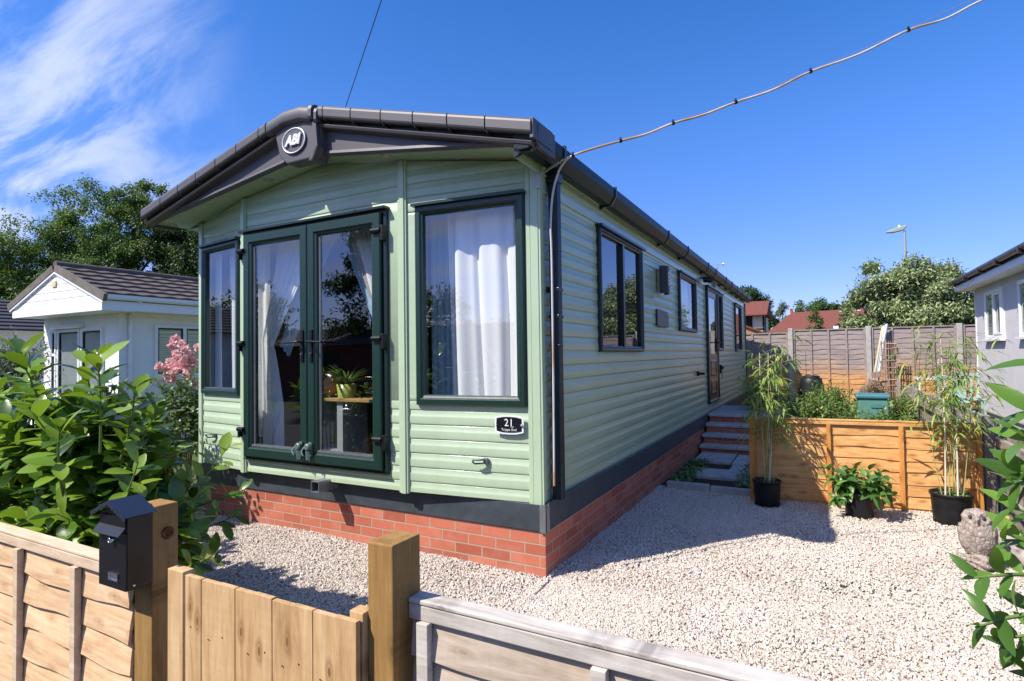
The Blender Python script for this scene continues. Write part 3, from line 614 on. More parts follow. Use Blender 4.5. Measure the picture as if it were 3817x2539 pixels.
def text(name, body, mat, parent, o_, ex, ey, size, depth=.002, shear=0, sx=1, bold=0, spacing=1):
    cu = bpy.data.curves.new(name, 'FONT'); cu.body = body; cu.size = size; cu.extrude = depth; cu.align_x = 'CENTER'; cu.align_y = 'CENTER'; cu.shear = shear; cu.offset = bold; cu.space_character = spacing; cu.resolution_u = 3
    t = bpy.data.objects.new(name, cu); COL.objects.link(t); dg = bpy.context.evaluated_depsgraph_get(); me = bpy.data.meshes.new_from_object(t.evaluated_get(dg))
    bpy.data.objects.remove(t); ex, ey = Vector(ex).normalized(), Vector(ey).normalized(); ez = ex.cross(ey); off = wloc(parent) if parent else Vector((0, 0, 0))
    for v in me.vertices: v.co = Vector(o_)+ex*v.co.x*sx+ey*v.co.y+ez*v.co.z-off
    me.materials.clear(); me.materials.append(mat); ob = bpy.data.objects.new(name, me); COL.objects.link(ob); ob.parent = parent; return ob
text('badge_lettering', 'ABI', SILVER, boss, bc+Vector((-.004, -.016, -.002)), (1, 0, 0), (0, 0, 1), .104, .006, .28, 1.0, .0050, .98)
# soffit
mb = MB()
for a, b in ((xl+.02, XC), (XC, xr-.01)):
    mb.add([(a, -.345, zb_(a)+.006), (b, -.345, zb_(b)+.006), (b, .015, zb_(b)+.02), (a, .015, zb_(a)+.02)], [(0, 1, 2, 3)])
mb.add([(xl+.02, .0, zb_(xl)+.012), (-W+.02, .0, 2.80), (-W+.02, LEN, 2.80), (xl+.02, LEN, zb_(xl)+.012)], [(0, 1, 2, 3)])
mb.add([(.0, .0, 2.735), (.135, .0, 2.775), (.135, LEN, 2.775), (.0, LEN, 2.735)], [(0, 1, 2, 3)])
mb.box(.016, .03, -.36, LEN, 2.70, 2.775)
mb.build('soffit', SOFF, home)
for x, y in ((-2.40, -.24), (-1.10, -.26)):
    z = zb_(x)+.014; m_ = MB(); m_.lathe((x, y, z), [(.036, 0), (.036, -.008), (.028, -.014), (.026, -.006), (.0, -.006)], 20, cap=False); dl = m_.build('downlight', ALU, home)
    m_ = MB(); m_.lathe((x, y, z-.008), [(.026, 0), (.018, -.008), (.001, -.011)], 16); m_.build('lens', speckled('lamp_lens', (.5, .40, .33), .1, 30, .2, .5, 0), dl)
# windows of the front
def window(name, f, s0, s1, z0, z1, w_, mat, glass, mulls=(), head=.0, o_=.042, par=home):
    m_ = MB(); ring(m_, f, s0, s1, z0, z1, FPROF(w_, o_))
    for a in mulls: bx(m_, f, a-.026, a+.026, z0+w_-.004, z1-w_+.004, -.02, o_-.006)
    if head: bx(m_, f, s0-head, s1+head*.9, z1-.006, z1+.016, .0, o_+.028)
    fo = m_.build(name, mat, par, bevel=.0015)
    e = [s0+w_]+[m for m in mulls]+[s1-w_]
    for a, b in zip(e[:-1], e[1:]): pane('pane', f, a, b, z0+w_-.003, z1-w_+.003, .006, glass, fo)
    return fo
window('window', FRt, .108, .968, 1.130, 2.583, .070, DGREEN, GLASS, (), .012)
window('window', FL, .055, .742, 1.155, 2.565, .062, DGREEN, GLASS, (), .012)
mb = MB(); bx(mb, FRt, .165, .91, 1.196, 1.202, .02, .028); mb.build('glazing_bead', ALU, home)
mb = MB(); bx(mb, FL, .11, .69, 1.213, 1.219, .02, .028); mb.build('glazing_bead', ALU, home)
# double doors
d0, d1 = .040, 1.672
m_ = MB(); ring(m_, FC, d0, d1, .612, 2.604, [(0, 0), (0, .028), (.006, .034), (.032, .034), (.036, .02), (.036, -.03)]); bx(m_, FC, d0-.03, d1+.01, 2.598, 2.618, 0, .075); frm = m_.build('door_frame', DGREEN2, home, bevel=.002)
DC = .848
for a, b, hx in ((d0+.012, DC-.002, -1), (DC+.002, d1-.045, 1)):
    m_ = MB(); wv = .102
    prof = [(0, 0), (0, .050), (.008, .060), (wv-.030, .060), (wv-.022, .050), (wv-.006, .044), (wv, .030), (wv, -.02)]
    if hx < 0: pass
    ring(m_, FC, a, b, .63, 2.578, prof); leaf_ = m_.build('door', DGREEN, home, bevel=.001)
    pane('pane', FC, a+wv-.002, b-wv+.002, .63+wv-.002, 2.578-wv+.002, .022, GLASS, leaf_)
    m_ = MB(); bx(m_, FC, a+wv-.004, b-wv+.004, .724, .738, .03, .0455); 
    for q in ((a+wv+.006, a+wv+.012), (a+wv+.020, a+wv+.0225)): bx(m_, FC, q[0], q[1], .735, 2.47, .024, .030)
    m_.build('glazing_bead', ALU, leaf_)
    hxx = DC-.05 if hx < 0 else DC+.052
    m_ = MB(); bx(m_, FC, hxx-.016, hxx+.016, 1.452, 1.712, .060, .072)
    m_.tube([pt(FC, hxx, 1.615, .07), pt(FC, hxx, 1.615, .115), pt(FC, hxx+hx*.02, 1.613, .122), pt(FC, hxx+hx*.165, 1.607, .112)], [.010, .010, .0095, .0075], 8)
    hd = m_.build('handle', BLACK, leaf_, bevel=.004)
    m_ = MB(); m_.tube([pt(FC, hxx, 1.515, .07), pt(FC, hxx, 1.515, .080)], .0105, 10); bx(m_, FC, hxx-.0045, hxx+.0045, 1.482, 1.505, .07, .077); m_.build('lock_cylinder', CHROME, hd)
    for hz in (2.415, 1.60, .845):
        m_ = MB()
        if hx < 0: m_.lathe(pt(FC, -.001, hz+.02, .068), [(.021, -.0), (.021, .075)], 14, FC[1]); bx(m_, FC, -.012, .012, hz-.05, hz+.03, .03, .068)
        else: m_.lathe(pt(FC, d1-.115, hz+.02, .070), [(.021, 0), (.021, .085)], 14, FC[1]); bx(m_, FC, d1-.032, d1-.004, hz-.06, hz+.055, .03, .078)
        m_.build('hinge', BLACK, leaf_, bevel=.003)
    m_ = MB(); cxs = DC-.062 if hx < 0 else DC+.044                  # door retainers
    bx(m_, FC, cxs-.018, cxs+.018, .69, .80, .06, .075); m_.lathe(pt(FC, cxs-.01, .765, .075), [(.030, 0), (.030, .022), (.02, .03)], 14, FC[3]); m_.tube([pt(FC, cxs-.03, .775, .09), pt(FC, cxs-.045, .735, .12), pt(FC, cxs-.02, .70, .125)], .008, 6)
    m_.bar(pt(FC, cxs-.005, .735, .095), pt(FC, cxs+.02, .665, .11), .03, .008); m_.build('door_retainer', speckled('grey_green_catch', (.10, .15, .13), .3, 50, .4, .5, .05), leaf_, bevel=.002)
mb = MB(); mb.prism([(d0+.0, .61), (d1, .61), (d1, .604), (d0, .604)], FC[0], FC[1], FC[2], FC[3], 0, .05); mb.build('door_sill', DGREEN2, home)
# curtains and things seen through the glass
def curtain(name, fn, y, mat, nf=7, amp=.022, parent=home, rows_=22, cols_=90):
    vs = []
    for j in range(rows_+1):
        t = j/rows_; a, b, z0, z1 = fn(t)
        for i in range(cols_+1):
            u = i/cols_; x = a+(b-a)*u; ph = u*nf*6.283+.6*math.sin(t*2+u*5)
            yy = y+amp*(math.sin(ph)+.35*math.sin(2.3*ph+1.1))*(.6+.4*t); vs.append((x+amp*.5*math.cos(ph), yy, z0+(z1-z0)*u))
    m_ = MB(); k_ = cols_+1; m_.add(vs, [(j*k_+i, j*k_+i+1, (j+1)*k_+i+1, (j+1)*k_+i) for j in range(rows_) for i in range(cols_)], True); return m_.build(name, mat, parent)
lin = lambda a, b, t: a+(b-a)*t
curtain('curtain', lambda t: (-.845+.04*t, -.10, lin(2.62, .75, t), lin(2.62, .75, t)), .10, CURT, 3.3, .040)
curtain('curtain', lambda t: (-1.05, -.78+.01*t, lin(2.62, .75, t), lin(2.62, .75, t)), .19, CURTB, 5, .012)
curtain('curtain', lambda t: (-3.46+.03*t, -2.86, lin(2.62, .75, t), lin(2.62, .75, t)), .14, CURT, 4, .024)
curtain('curtain', lambda t: (-3.62, -3.50, lin(2.62, .75, t), lin(2.62, .75, t)), .10, CURT, 2, .012)
def tie_l(t):
    if t < .55: q = t/.55; return (lin(-2.74, -2.93, q**1.4), lin(-2.05, -2.78, q**.8), lin(2.62, 1.66, q), lin(2.62, 1.60, q))
    q = (t-.55)/.45; return (lin(-2.93, -2.93, q), lin(-2.78, -2.655, min(1, q*1.7)**.8), lin(1.66, .69, q), lin(1.60, .66, q))
curtain('curtain', tie_l, .12, CURT, 5, .022, rows_=40)
curtain('curtain', lambda t: (lin(-2.46, -2.80, t**1.2), lin(-1.98, -2.68, t**.85), lin(2.62, 1.62, t), lin(2.62, 1.50, t)), .20, CURTB, 3, .014)
curtain('curtain', lambda t: (lin(-1.86, -1.52, t**.95), lin(-1.30, -1.24, t), lin(2.62, 1.78, t), lin(2.62, 1.66, t)), .10, CURT, 3.4, .024)
curtain('curtain', lambda t: (lin(-1.875, -1.53, t**.95), lin(-1.845, -1.48, t**.95), lin(2.62, 1.84, t), lin(2.62, 1.84, t)), .085, CURTP, 1, .004)
curtain('curtain', lambda t: (lin(-1.98, -1.60, t**1.15), lin(-1.84, -1.50, t**.95), lin(2.60, 1.74, t), lin(2.60, 1.86, t)), .16, CURTB, 2, .008)
curtain('curtain', lambda t: (lin(-1.46, -1.50, t), -1.28, lin(1.3, .69, t), lin(1.3, .69, t)), .16, CURT, 2, .015)
sb = empty('side_table', (-2.15, .45, .53), 'grey table with an oak top just inside the glass doors', 'table')
mb = MB(); mb.box(-2.62, -1.5, .33, .72, 1.085, 1.112); mb.build('table_top', OAK, sb, bevel=.003)
for x in (-2.60, -2.235, -1.56):
    mb = MB(); mb.box(x, x+.07, .36, .68, .536, 1.084); mb.build('leg', INGREY, sb)
mb = MB(); mb.box(-2.53, -2.235, .37, .66, .62, .645); mb.build('shelf', INGREY, sb)
pp = empty('spider_plant', (-2.2, .45, 1.113), 'long leaved spider plant in an olive green pot on the table indoors', 'houseplant')
mb = MB(); mb.lathe((-2.2, .45, 1.113), [(.078, 0), (.094, .125), (.084, .125), (.082, .11), (.001, .105)], 24); mb.build('pot', OLIVE, pp)
mb = MB(); mb.tube([(-2.2, .45, 1.21), (-2.2, .45, 1.26)], .018, 6); mb.build('stem', GSTEM, pp)
rows = []
for i in range(46):
    a = RNG.uniform(0, 6.28); e = RNG.uniform(.5, 1.6); rows.append(((-2.2, .45, 1.225), (math.cos(a)*1.0, math.sin(a)*.7, e), (0, 0, 1), RNG.uniform(.14, .28)))
build_leaves('foliage', rows, leaf_template(.085, .45, .3), leafmat('spider_leaf', [(0, (.015, .04, .01)), (.8, (.05, .10, .03)), (1, (.3, .35, .12))]), pp)
va = empty('terracotta_vase', (-2.42, .47, 1.113), 'round terracotta vase on the table behind the right door', 'vase')
mb = MB(); mb.lathe((-2.42, .47, 1.113), [(.035, 0), (.075, .03), (.095, .085), (.08, .14), (.04, .185), (.024, .215), (.034, .245)], 24); mb.build('vase_body', TERRA, va)
# plaque, clips, sticker
pl = empty('house_number_plaque', pt(FRt, .84, 1.005, .03), 'black curved house number plaque with steel studs on the green front', 'sign')
def barrel(w_, h_, q): return [(-w_, -h_*.8), (-w_*.5, -h_*.97), (0, -h_), (w_*.5, -h_*.97), (w_, -h_*.8), (w_*1.03, 0), (w_, h_*.8), (w_*.5, h_*.97), (0, h_), (-w_*.5, h_*.97), (-w_, h_*.8), (-w_*1.03, 0)]
pc = pt(FRt, .842, 1.010, 0)
mb = MB(); mb.prism(barrel(.104, .066, 0), pc, FRt[1], FRt[2], FRt[3], .034, .038); mb.build('backing', speckled('frosted_acrylic', (.72, .74, .74), .05, 5, .2, .5, 0), pl)
mb = MB(); mb.prism(barrel(.091, .053, 0), pc, FRt[1], FRt[2], FRt[3], .038, .0405); mb.build('face_plate', BLACK, pl)
text('lettering', '21', WHITEU, pl, pc+FRt[3]*.0415+FRt[2]*.012, FRt[1], FRt[2], .070, .0008, 0, .95, 0, 1.05)
mb = MB(); bx(mb, (pc, FRt[1], FRt[2], FRt[3]), .012, .036, -.0155, -.0125, .0408, .0418); mb.build('numeral_serif', WHITEU, pl)
text('lettering', 'Tripps End', WHITEU, pl, pc+FRt[3]*.0415-FRt[2]*.034, FRt[1], FRt[2], .0235, .0008, 0, 1.0, 0, 1.08)
for s_ in (-.093, .093): mb = MB(); mb.lathe(pc+FRt[1]*s_+FRt[3]*.01, [(.006, 0), (.006, .032), (.009, .034), (.007, .040), (.001, .042)], 14, FRt[3]); mb.build('stud', CHROME, pl)
VENT = speckled('grey_metal_loop', (.09, .11, .10), .3, 30, .4, .5, .1)
for nm, f, s_, z_, lb in (('tie_down_loop', FRt, .625, .752, 'small metal tie loop on the cladding below the house number'), ('tie_down_loop', FL, .255, .765, 'small metal tie loop low on the left front panel')):
    p = empty(nm, pt(f, s_, z_, .01), lb, 'metal loop', 'tie loops on the front cladding'); m_ = MB(); bx(m_, f, s_+.015, s_+.05, z_-.02, z_+.02, .01, .035); m_.build('bracket', VENT, p, bevel=.004)
    m_ = MB(); m_.tube([pt(f, s_+.03, z_+.012, .03), pt(f, s_+.01, z_+.012, .065), pt(f, s_-.045, z_+.008, .07), pt(f, s_-.055, z_-.004, .055), pt(f, s_-.04, z_-.018, .05), pt(f, s_+.02, z_-.014, .035)], .0065, 7); m_.build('loop', VENT, p)
stk = MB(); stk.prism([(math.cos(t)*.04, math.sin(t)*.036) for t in th[:-1]], pt(FL, .36, .655, 0), FL[1], FL[2], FL[3], .012, .0165)
stk = tag(stk.build('round_sticker', speckled('blue_sticker', (.03, .07, .32), .05, 4, .3, .5, 0)), 'round blue sticker low on the left front panel behind leaves', 'sticker')
text('lettering', 'ABI', WHITEU, stk, pt(FL, .36, .655, .0175), FL[1], FL[2], .028, .0006, .2)
# ---- side wall
for k, (a, b, c, d) in enumerate(SW): window('window', FS, a, b, c, d, .055 if k != 1 else .06, DGREEN2, GLASS2, ((a+b)/2+.0,) if k == 0 else (), .03, .045)
for k, (a, b, c, d) in enumerate(SW):
    n_ = 60
    for s0_, s1_ in (((a+.06, a+.36), (b-.30, b-.06)) if k != 1 else ((a+.5, b-.06),)):
        m_ = MB()
        vs = [(-.09+.014*math.sin(i*1.3), s0_+(s1_-s0_)*i/n_, z) for z in (c+.02, d) for i in range(n_+1)]
        m_.add(vs, [(i, i+1, n_+2+i, n_+1+i) for i in range(n_)], True); m_.build('curtain', CURT, home)
m_ = MB(); ring(m_, FS, 6.36, 7.44, .63, 2.585, FPROF(.06, .05)); bx(m_, FS, 6.30, 7.52, 2.58, 2.60, 0, .085); m_.build('side_door_frame', DGREEN2, home)
m_ = MB(); bx(m_, FS, 6.42, 7.38, .66, 1.46, .0, .03); bx(m_, FS, 6.42, 6.54, 1.46, 2.54, .0, .03); bx(m_, FS, 7.26, 7.38, 1.46, 2.54, .0, .03); bx(m_, FS, 6.54, 7.26, 2.43, 2.54, .0, .03)
for a, b, c, d in ((6.60, 7.20, .76, 1.02), (6.60, 7.20, 1.08, 1.36)): ring(m_, FS, a, b, c, d, [(0, .03), (.02, .042), (.045, .042), (.06, .02), (.09, .02), (.12, .034)]); bx(m_, FS, a+.12, b-.12, c+.12, d-.12, .03, .034)
sdoor = m_.build('side_door', speckled('dark_brown_upvc', (.045, .032, .022), .1, 20, .3, .5, .05), home, bevel=.002); pane('pane', FS, 6.54, 7.26, 1.46, 2.43, .02, GLASS2, sdoor)
m_ = MB(); bx(m_, FS, 7.29, 7.33, 1.50, 1.74, .03, .045); m_.tube([pt(FS, 7.31, 1.66, .04), pt(FS, 7.31, 1.66, .09), pt(FS, 7.16, 1.66, .09)], .011, 7); m_.build('handle', BLACK, sdoor, bevel=.003)
window('window', FS, 7.50, 8.08, 1.515, 2.585, .055, DGREEN2, GLASS2, (), .03, .045)
# gutter
m_ = MB(); gp = [(.030, 2.86), (.030, 2.755), (.060, 2.735), (.125, 2.735), (.168, 2.800), (.170, 2.868), (.164, 2.868), (.160, 2.802), (.122, 2.742), (.062, 2.742), (.037, 2.76), (.037, 2.86)]
m_.prism(gp, (0, 0, 0), (1, 0, 0), (0, 0, 1), (0, 1, 0), -.40, LEN+.12); m_.prism(gp[:6], (0, 0, 0), (1, 0, 0), (0, 0, 1), (0, 1, 0), -.405, -.40)
gut = m_.build('gutter', GUTT, home)
gq = [(.016, 2.70), (.06, 2.725), (.130, 2.727), (.178, 2.800), (.180, 2.882), (.158, 2.882), (.155, 2.81), (.12, 2.737), (.016, 2.76)]
for y in (-.36, .06, 1.15, 3.10, 4.20, 5.76, 6.5, 7.7, 8.5, 9.4, 10.3, 11.2):
    m_ = MB(); m_.prism(gq, (0, 0, 0), (1, 0, 0), (0, 0, 1), (0, 1, 0), y-.014, y+.014); m_.build('gutter_bracket', DGREEN2, gut)
# downpipe
m_ = MB(); x0, x1, y0, y1 = .030, .098, .085, .153
m_.box(x0, x1, y0, y1, .50, 2.74); m_.build('downpipe', PIPE, home, bevel=.006)
for z, h_, g_ in ((2.195, .004, .003), (1.545, .004, .003), (1.925, .012, .004), (1.74, .012, .004), (2.70, .04, .01)): MB().box(x0-g_, x1+g_, y0-g_, y1+g_, z-h_, z+h_).build('pipe_collar', DGREEN2, home, bevel=.002)
m_ = MB(); m_.box(.012, x0-.004, y0-.01, y0+.02, 1.905, 1.945); m_.build('pipe_bracket', DGREEN2, home)
# fittings on the side wall
wl = empty('wall_lamp', (.02, 3.2, 2.35), 'brown curved wall lamp with a cut out grid beside the first side window', 'wall lamp')
m_ = MB(); m_.box(.018, .05, 3.12, 3.30, 2.20, 2.46); m_.build('back_plate', speckled('sand_plate', (.42, .36, .26), .1, 20, .5, .4, 0), wl, bevel=.003)
m_ = MB(); n_ = 12
arc = [(.05+.085*math.sin(math.pi*i/n_), 3.21-.115*math.cos(math.pi*i/n_)) for i in range(n_+1)]; inn = [(.05+.078*math.sin(math.pi*i/n_), 3.21-.108*math.cos(math.pi*i/n_)) for i in range(n_+1)][::-1]
m_.prism(arc+inn, (0, 0, 0), (1, 0, 0), (0, 1, 0), (0, 0, 1), 2.17, 2.49); m_.build('shade', speckled('dark_brown_shade', (.020, .012, .012), .1, 20, .4, .5, .1), wl)
m_ = MB()
for i in range(2):
    for j in range(4): m_.box(.130, .1385, 3.17+i*.05, 3.205+i*.05, 2.265+j*.042, 2.297+j*.042)
m_.build('diffuser', speckled('cream_diffuser', (.75, .72, .62), .03, 9, .5, .4, 0), wl)
m_ = MB(); n_ = 10; vs = []
sg = [(3.05+.0, 1.80), (3.2, 1.79), (3.42, 1.80), (3.60, 1.795), (3.61, 1.87), (3.60, 1.95), (3.55, 1.985), (3.38, 1.982), (3.2, 1.995), (3.05, 1.99), (3.06, 1.9)]
m_.prism([(a, b) for a, b in sg], (0, 0, 0), (0, 1, 0), (0, 0, 1), (1, 0, 0), .012, .030)
tag(m_.build('slate_name_plate', SLATE, bevel=.004), 'dark riven slate plate on the side wall under the lamp', 'name plate')
cc = empty('security_camera', (.02, 5.85, 2.62), 'small security camera with a black front under the gutter', 'security camera')
m_ = MB(); m_.lathe((.015, 5.85, 2.60), [(.055, 0), (.055, .03), (.045, .045)], 18, (1, 0, 0)); m_.build('mount', WHITEU, cc)
m_ = MB(); m_.lathe((.06, 5.93, 2.64), [(.035, -.09), (.042, -.06), (.042, .12), (.036, .13)], 18, Vector((.75, .25, -.06))); m_.bar((.03, 5.87, 2.62), (.08, 5.95, 2.64), .02); m_.build('camera_body', BLACK, cc)
tp = empty('outside_tap', (.02, 5.5, 1.17), 'small black outlet spout on the side cladding left of the side door', 'outlet'); m_ = MB(); m_.lathe((.013, 5.5, 1.165), [(.04, 0), (.038, .02), (.022, .03), (.02, .09), (.024, .10)], 14, (1, .35, 0)); m_.build('spout', BLACK, tp)
kb = empty('key_safe', (.02, 7.66, 1.17), 'small black key safe right of the side door', 'key safe'); m_ = MB(); m_.box(.014, .06, 7.6, 7.72, 1.10, 1.26); m_.lathe((.06, 7.66, 1.2), [(.03, 0), (.026, .03)], 14, (1, 0, 0)); m_.tube([(.05, 7.66, 1.10), (.06, 7.67, 1.04), (.05, 7.66, 1.0)], .007, 6); m_.build('key_safe_body', BLACK, kb, bevel=.005)
bk = MB(); bk.box(.016, .055, 7.1, 7.16, 2.60, 2.72); tag(bk.build('conduit_box', GALV), 'small grey junction box above the side door', 'junction box')
# concrete steps with brick risers, slabs and kerb at the side door
st = empty('entrance_steps', (.55, 6.0, 0), 'four concrete slab steps with red brick risers up to the side door', 'steps')
levels = [(6.14, 7.75, .50), (5.86, 6.2, .37), (5.58, 5.92, .24), (5.32, 5.64, .11)]
brk = MB(); 
for y0, y1, z in levels: brk.box(.062, 1.10, y0+.03, 7.72, z-.19, z-.045)
brk.build('riser', BRICK, st, uv=lambda v, n_: ((v.x if abs(n_.y) > .5 else v.y), v.z))
for y0, y1, z in levels:
    m_ = MB()
    for xa, xb in ((.045, .56), (.566, 1.12)): m_.box(xa, xb, y0, y1, z-.045, z)
    m_.build('tread', STONE, st, bevel=.008)
m_ = MB(); m_.box(.10, .58, 4.55, 5.25, -.02, .028); m_.box(.60, 1.08, 4.5, 5.25, -.02, .022); m_.box(.25, .92, 3.55, 4.05, -.02, .03); m_.box(.62, 1.0, 4.1, 4.46, -.02, .018)
tag(m_.build('paving_slabs', STONE, bevel=.006), 'worn grey paving slabs in the shade at the foot of the steps', 'paving slabs')
m_ = MB(); m_.box(.12, .575, 2.93, 2.99, -.06, .065); m_.box(.585, 1.02, 2.92, 2.98, -.06, .055); tag(m_.build('edging_kerb', CONC, bevel=.012), 'low concrete edging kerb between the gravel and the steps', 'kerb')
m_ = MB(); m_.add([(.03, 2.95, -.006), (1.06, 2.95, -.006), (1.06, 6.2, -.006), (.03, 6.2, -.006)], [(0, 1, 2, 3)]); struct('path', m_, SOIL)

# ------------------------------------------------------------------ near fence, gate, mailbox
def lap_panel(mb, x0, x1, y, z0, z1, n, wav=.010, face=-1, tilt=.016, th=.009, along='x', nx=26, over=.012):
    """horizontal waney-edge boards, each a thin closed strip; lower edge stands proud"""
    hh = (z1-z0)/n
    for k in range(n):
        zb, zt = z0+k*hh, z0+(k+1)*hh+over; a1, a2, p1, p2 = random.uniform(.5, 1.2), random.uniform(.3, .9), random.uniform(0, 6), random.uniform(0, 6)
        vs = []
        for i in range(nx+1):
            x = x0+(x1-x0)*i/nx; L_ = x-x0
            wv = wav*(a1*math.sin(L_*7+p1)+a2*math.sin(L_*17+p2)) if k else 0
            bow = .35*wav*math.sin(L_*9+p2)
            zbb = zb+wv; o1 = face*(tilt+bow); o2 = face*.002
            for (yy, zz) in ((y+o1, zbb), (y+o1*.55+o2, (zbb+zt)/2), (y+o2, zt), (y+o2-face*th, zt), (y+o1-face*th, zbb)): vs.append((x, yy, zz) if along == 'x' else (yy, x, zz))
        F_ = [(i*5+j, (i+1)*5+j, (i+1)*5+(j+1) % 5, i*5+(j+1) % 5) for i in range(nx) for j in range(5)]
        mb.add(vs, F_); mb.add(vs[:5], [(0, 1, 2, 3, 4)]); mb.add(vs[-5:], [(4, 3, 2, 1, 0)])
def post_mb(x0, x1, y0, y1, z0, z1, top=.004):
    m_ = MB(); m_.box(x0, x1, y0, y1, z0, z1); return m_
p1 = tag(post_mb(-.383, -.281, -2.372, -2.286, -.3, 1.0).build('gate_post', POSTW, bevel=.004), 'square tan gate post carrying the black letter box', 'post', 'gate posts')
m_ = MB(); m_.lathe((-.2795, -2.322, .905), [(.022, 0), (.020, .002), (.012, .0035), (.009, .001), (.001, .003)], 14, (1, 0, 0)); m_.build('knot', speckled('dark_knot', (.14, .06, .025), .7, 60, .9, .1, .8, 200), p1)
p2 = tag(post_mb(.607, .690, -2.335, -2.222, -.3, 1.005).build('gate_post', POSTW, bevel=.004), 'square tan gate post right of the low gate beside the silvered fence', 'post', 'gate posts')
gt = empty('garden_gate', (.2, -2.35, 0), 'low wooden garden gate of vertical boards between the two tan posts', 'gate')
m_ = MB(); m_.box(-.192, -.112, -2.375, -2.337, .05, .820); m_.build('stile', BOARDZ, gt, bevel=.003)
m_ = MB(); m_.box(.560, .6065, -2.352, -2.312, .05, .828); m_.build('stile', BOARDZ, gt, bevel=.003)
xs = [-.104, -.026, .055, .132, .212, .290, .372, .448, .528, .602]
for i in range(9):
    m_ = MB(); dz = (0, -.002, .001, -.001, .0015, -.003, 0, -.002, .001)[i]; m_.box(xs[i]+.0005, xs[i+1]-.0005, -2.372+.002*(i % 2), -2.356+.002*(i % 2), .06, .812+dz); m_.build('board', BOARDZ, gt, bevel=.0008)
m_ = MB()
for i in range(9):
    for z in (.66, .655): m_.lathe(((xs[i]+xs[i+1])/2+random.uniform(-.02, .02), -2.3725, z-.02*(i % 2)-.45*(z < .657)), [(.0025, 0), (.002, -.001)], 8, (0, 1, 0))
m_.build('nail', BLACK, gt)
for z in (.16, .66): m_ = MB(); m_.box(-.11, .60, -2.352, -2.334, z-.04, z+.04); m_.build('ledge', BOARDZ, gt)
def fence(name, label, x0, x1, yf, zt, battens, mats, rail, n, cat='fence', group=None, capw=.05):
    f_ = empty(name, ((x0+x1)/2, yf+.025, 0), label, cat, group)
    m_ = MB(); lap_panel(m_, x0+.004, x1-.004, yf+.024, .02, zt-.045, n, .009, -1, .017); m_.build('lap_boards', mats, f_)
    m_ = MB(); m_.box(x0, x1, yf, yf+.016, zt-.052, zt-.014); m_.box(x0, x1, yf+.036, yf+.05, zt-.052, zt-.014); m_.box(x0, x1, yf-.0015, yf+.0515, zt-.012, zt); m_.build('top_rail', rail, f_, bevel=.003)
    for b in battens: m_ = MB(); m_.box(b-.0175, b+.0175, yf-.012, yf+.0105, .02, zt-.053); m_.build('batten', rail, f_, bevel=.002)
    return f_
fence('lap_fence', 'silver grey topped lap fence panel right of the gate post', .692, 2.52, -2.276, .856, (.742, 1.210, 1.68, 2.15, 2.50), LAPG, RAILG, 7, group='front fence panels')
fence('lap_fence', 'pale new lap fence panel left of the letter box post', -2.21, -.385, -2.392, .800, (-1.66, -1.15, -.715), LAPX, wood('pale_rail', ((.48, .34, .21), (.64, .48, .33), (.75, .62, .47)), 'x', ring=9, island=.08, knots=.6), 7, group='front fence panels')
fence('lap_fence', 'pale lap fence panel at the far left behind the laurel', -4.05, -2.31, -2.392, .800, (-3.6, -2.9), LAPX, LAPX, 7, group='front fence panels')
tag(post_mb(-2.31, -2.21, -2.40, -2.30, -.3, .86).build('fence_post', POSTW, bevel=.004), 'tan fence post between the two left fence panels', 'post')
lb = empty('letter_box', (-.352, -2.41, .757), 'black metal letter box with a pitched scalloped lid on the left gate post', 'letter box')
m_ = MB(); m_.box(-.434, -.277, -2.450, -2.374, .757, .985); m_.prism([(-.434, .985), (-.277, .985), (-.3555, 1.022)], (0, 0, 0), (1, 0, 0), (0, 0, 1), (0, 1, 0), -2.449, -2.374); m_.build('box_body', BLACKH, lb, bevel=.0015)
m_ = MB(); m_.box(-.4345, -.2765, -2.4535, -2.4508, .757, .938); m_.build('front_door', BLACK, lb, bevel=.001)
m_ = MB(); m_.box(-.430, -.283, -2.4535, -2.4508, .946, .985); m_.prism([(-2.452, .951), (-2.474, .930), (-2.475, .932), (-2.453, .955)], (-.434, 0, 0), (0, 1, 0), (0, 0, 1), (1, 0, 0), 0, .152); m_.build('flap', BLACK, lb)
m_ = MB(); ap = (-.3555, 1.036)
for s_ in (-1, 1):
    e0 = (ap[0]+s_*.100, ap[1]-.044); m_.prism([(ap[0], ap[1]), e0, (e0[0], e0[1]-.0018), (ap[0], ap[1]-.0018)], (0, 0, 0), (1, 0, 0), (0, 0, 1), (0, 1, 0), -2.468, -2.370)
    po = [(ap[0], ap[1]), e0]; n_ = 6
    for i in range(n_, 0, -1):
        for q in (1, .75, .5, .25, 0):
            t = (i-1+q)/n_; po.append((ap[0]+(e0[0]-ap[0])*t, ap[1]+(e0[1]-ap[1])*t-.010-.006*math.sin(math.pi*q)))
    m_.prism(po, (0, 0, 0), (1, 0, 0), (0, 0, 1), (0, 1, 0), -2.4695, -2.4682)
m_.build('lid', speckled('blue_black_sheet', (.018, .024, .040), .1, 40, .25, .6, .05, 200), lb)
m_ = MB(); m_.lathe((-.348, -2.4535, .912), [(.009, 0), (.009, -.014), (.006, -.016), (.006, -.013), (.001, -.013)], 14, (0, 1, 0)); m_.build('lock', CHROME, lb)
m_ = MB(); LF = (Vector((0, -2.4535, 0)), Vector((1, 0, 0)), Vector((0, 0, 1)), Vector((0, -1, 0))); ring(m_, LF, -.372, -.318, .782, .806, [(0, 0), (0, .004), (.004, .004), (.005, .0008), (.0119, .0008)]); m_.build('name_holder', CHROME, lb)
m_ = MB(); m_.lathe((-.276, -2.43, .77), [(.004, -.002), (.004, .002), (.001, .0025)], 10, (1, 0, 0)); m_.build('rivet', CHROME, lb)

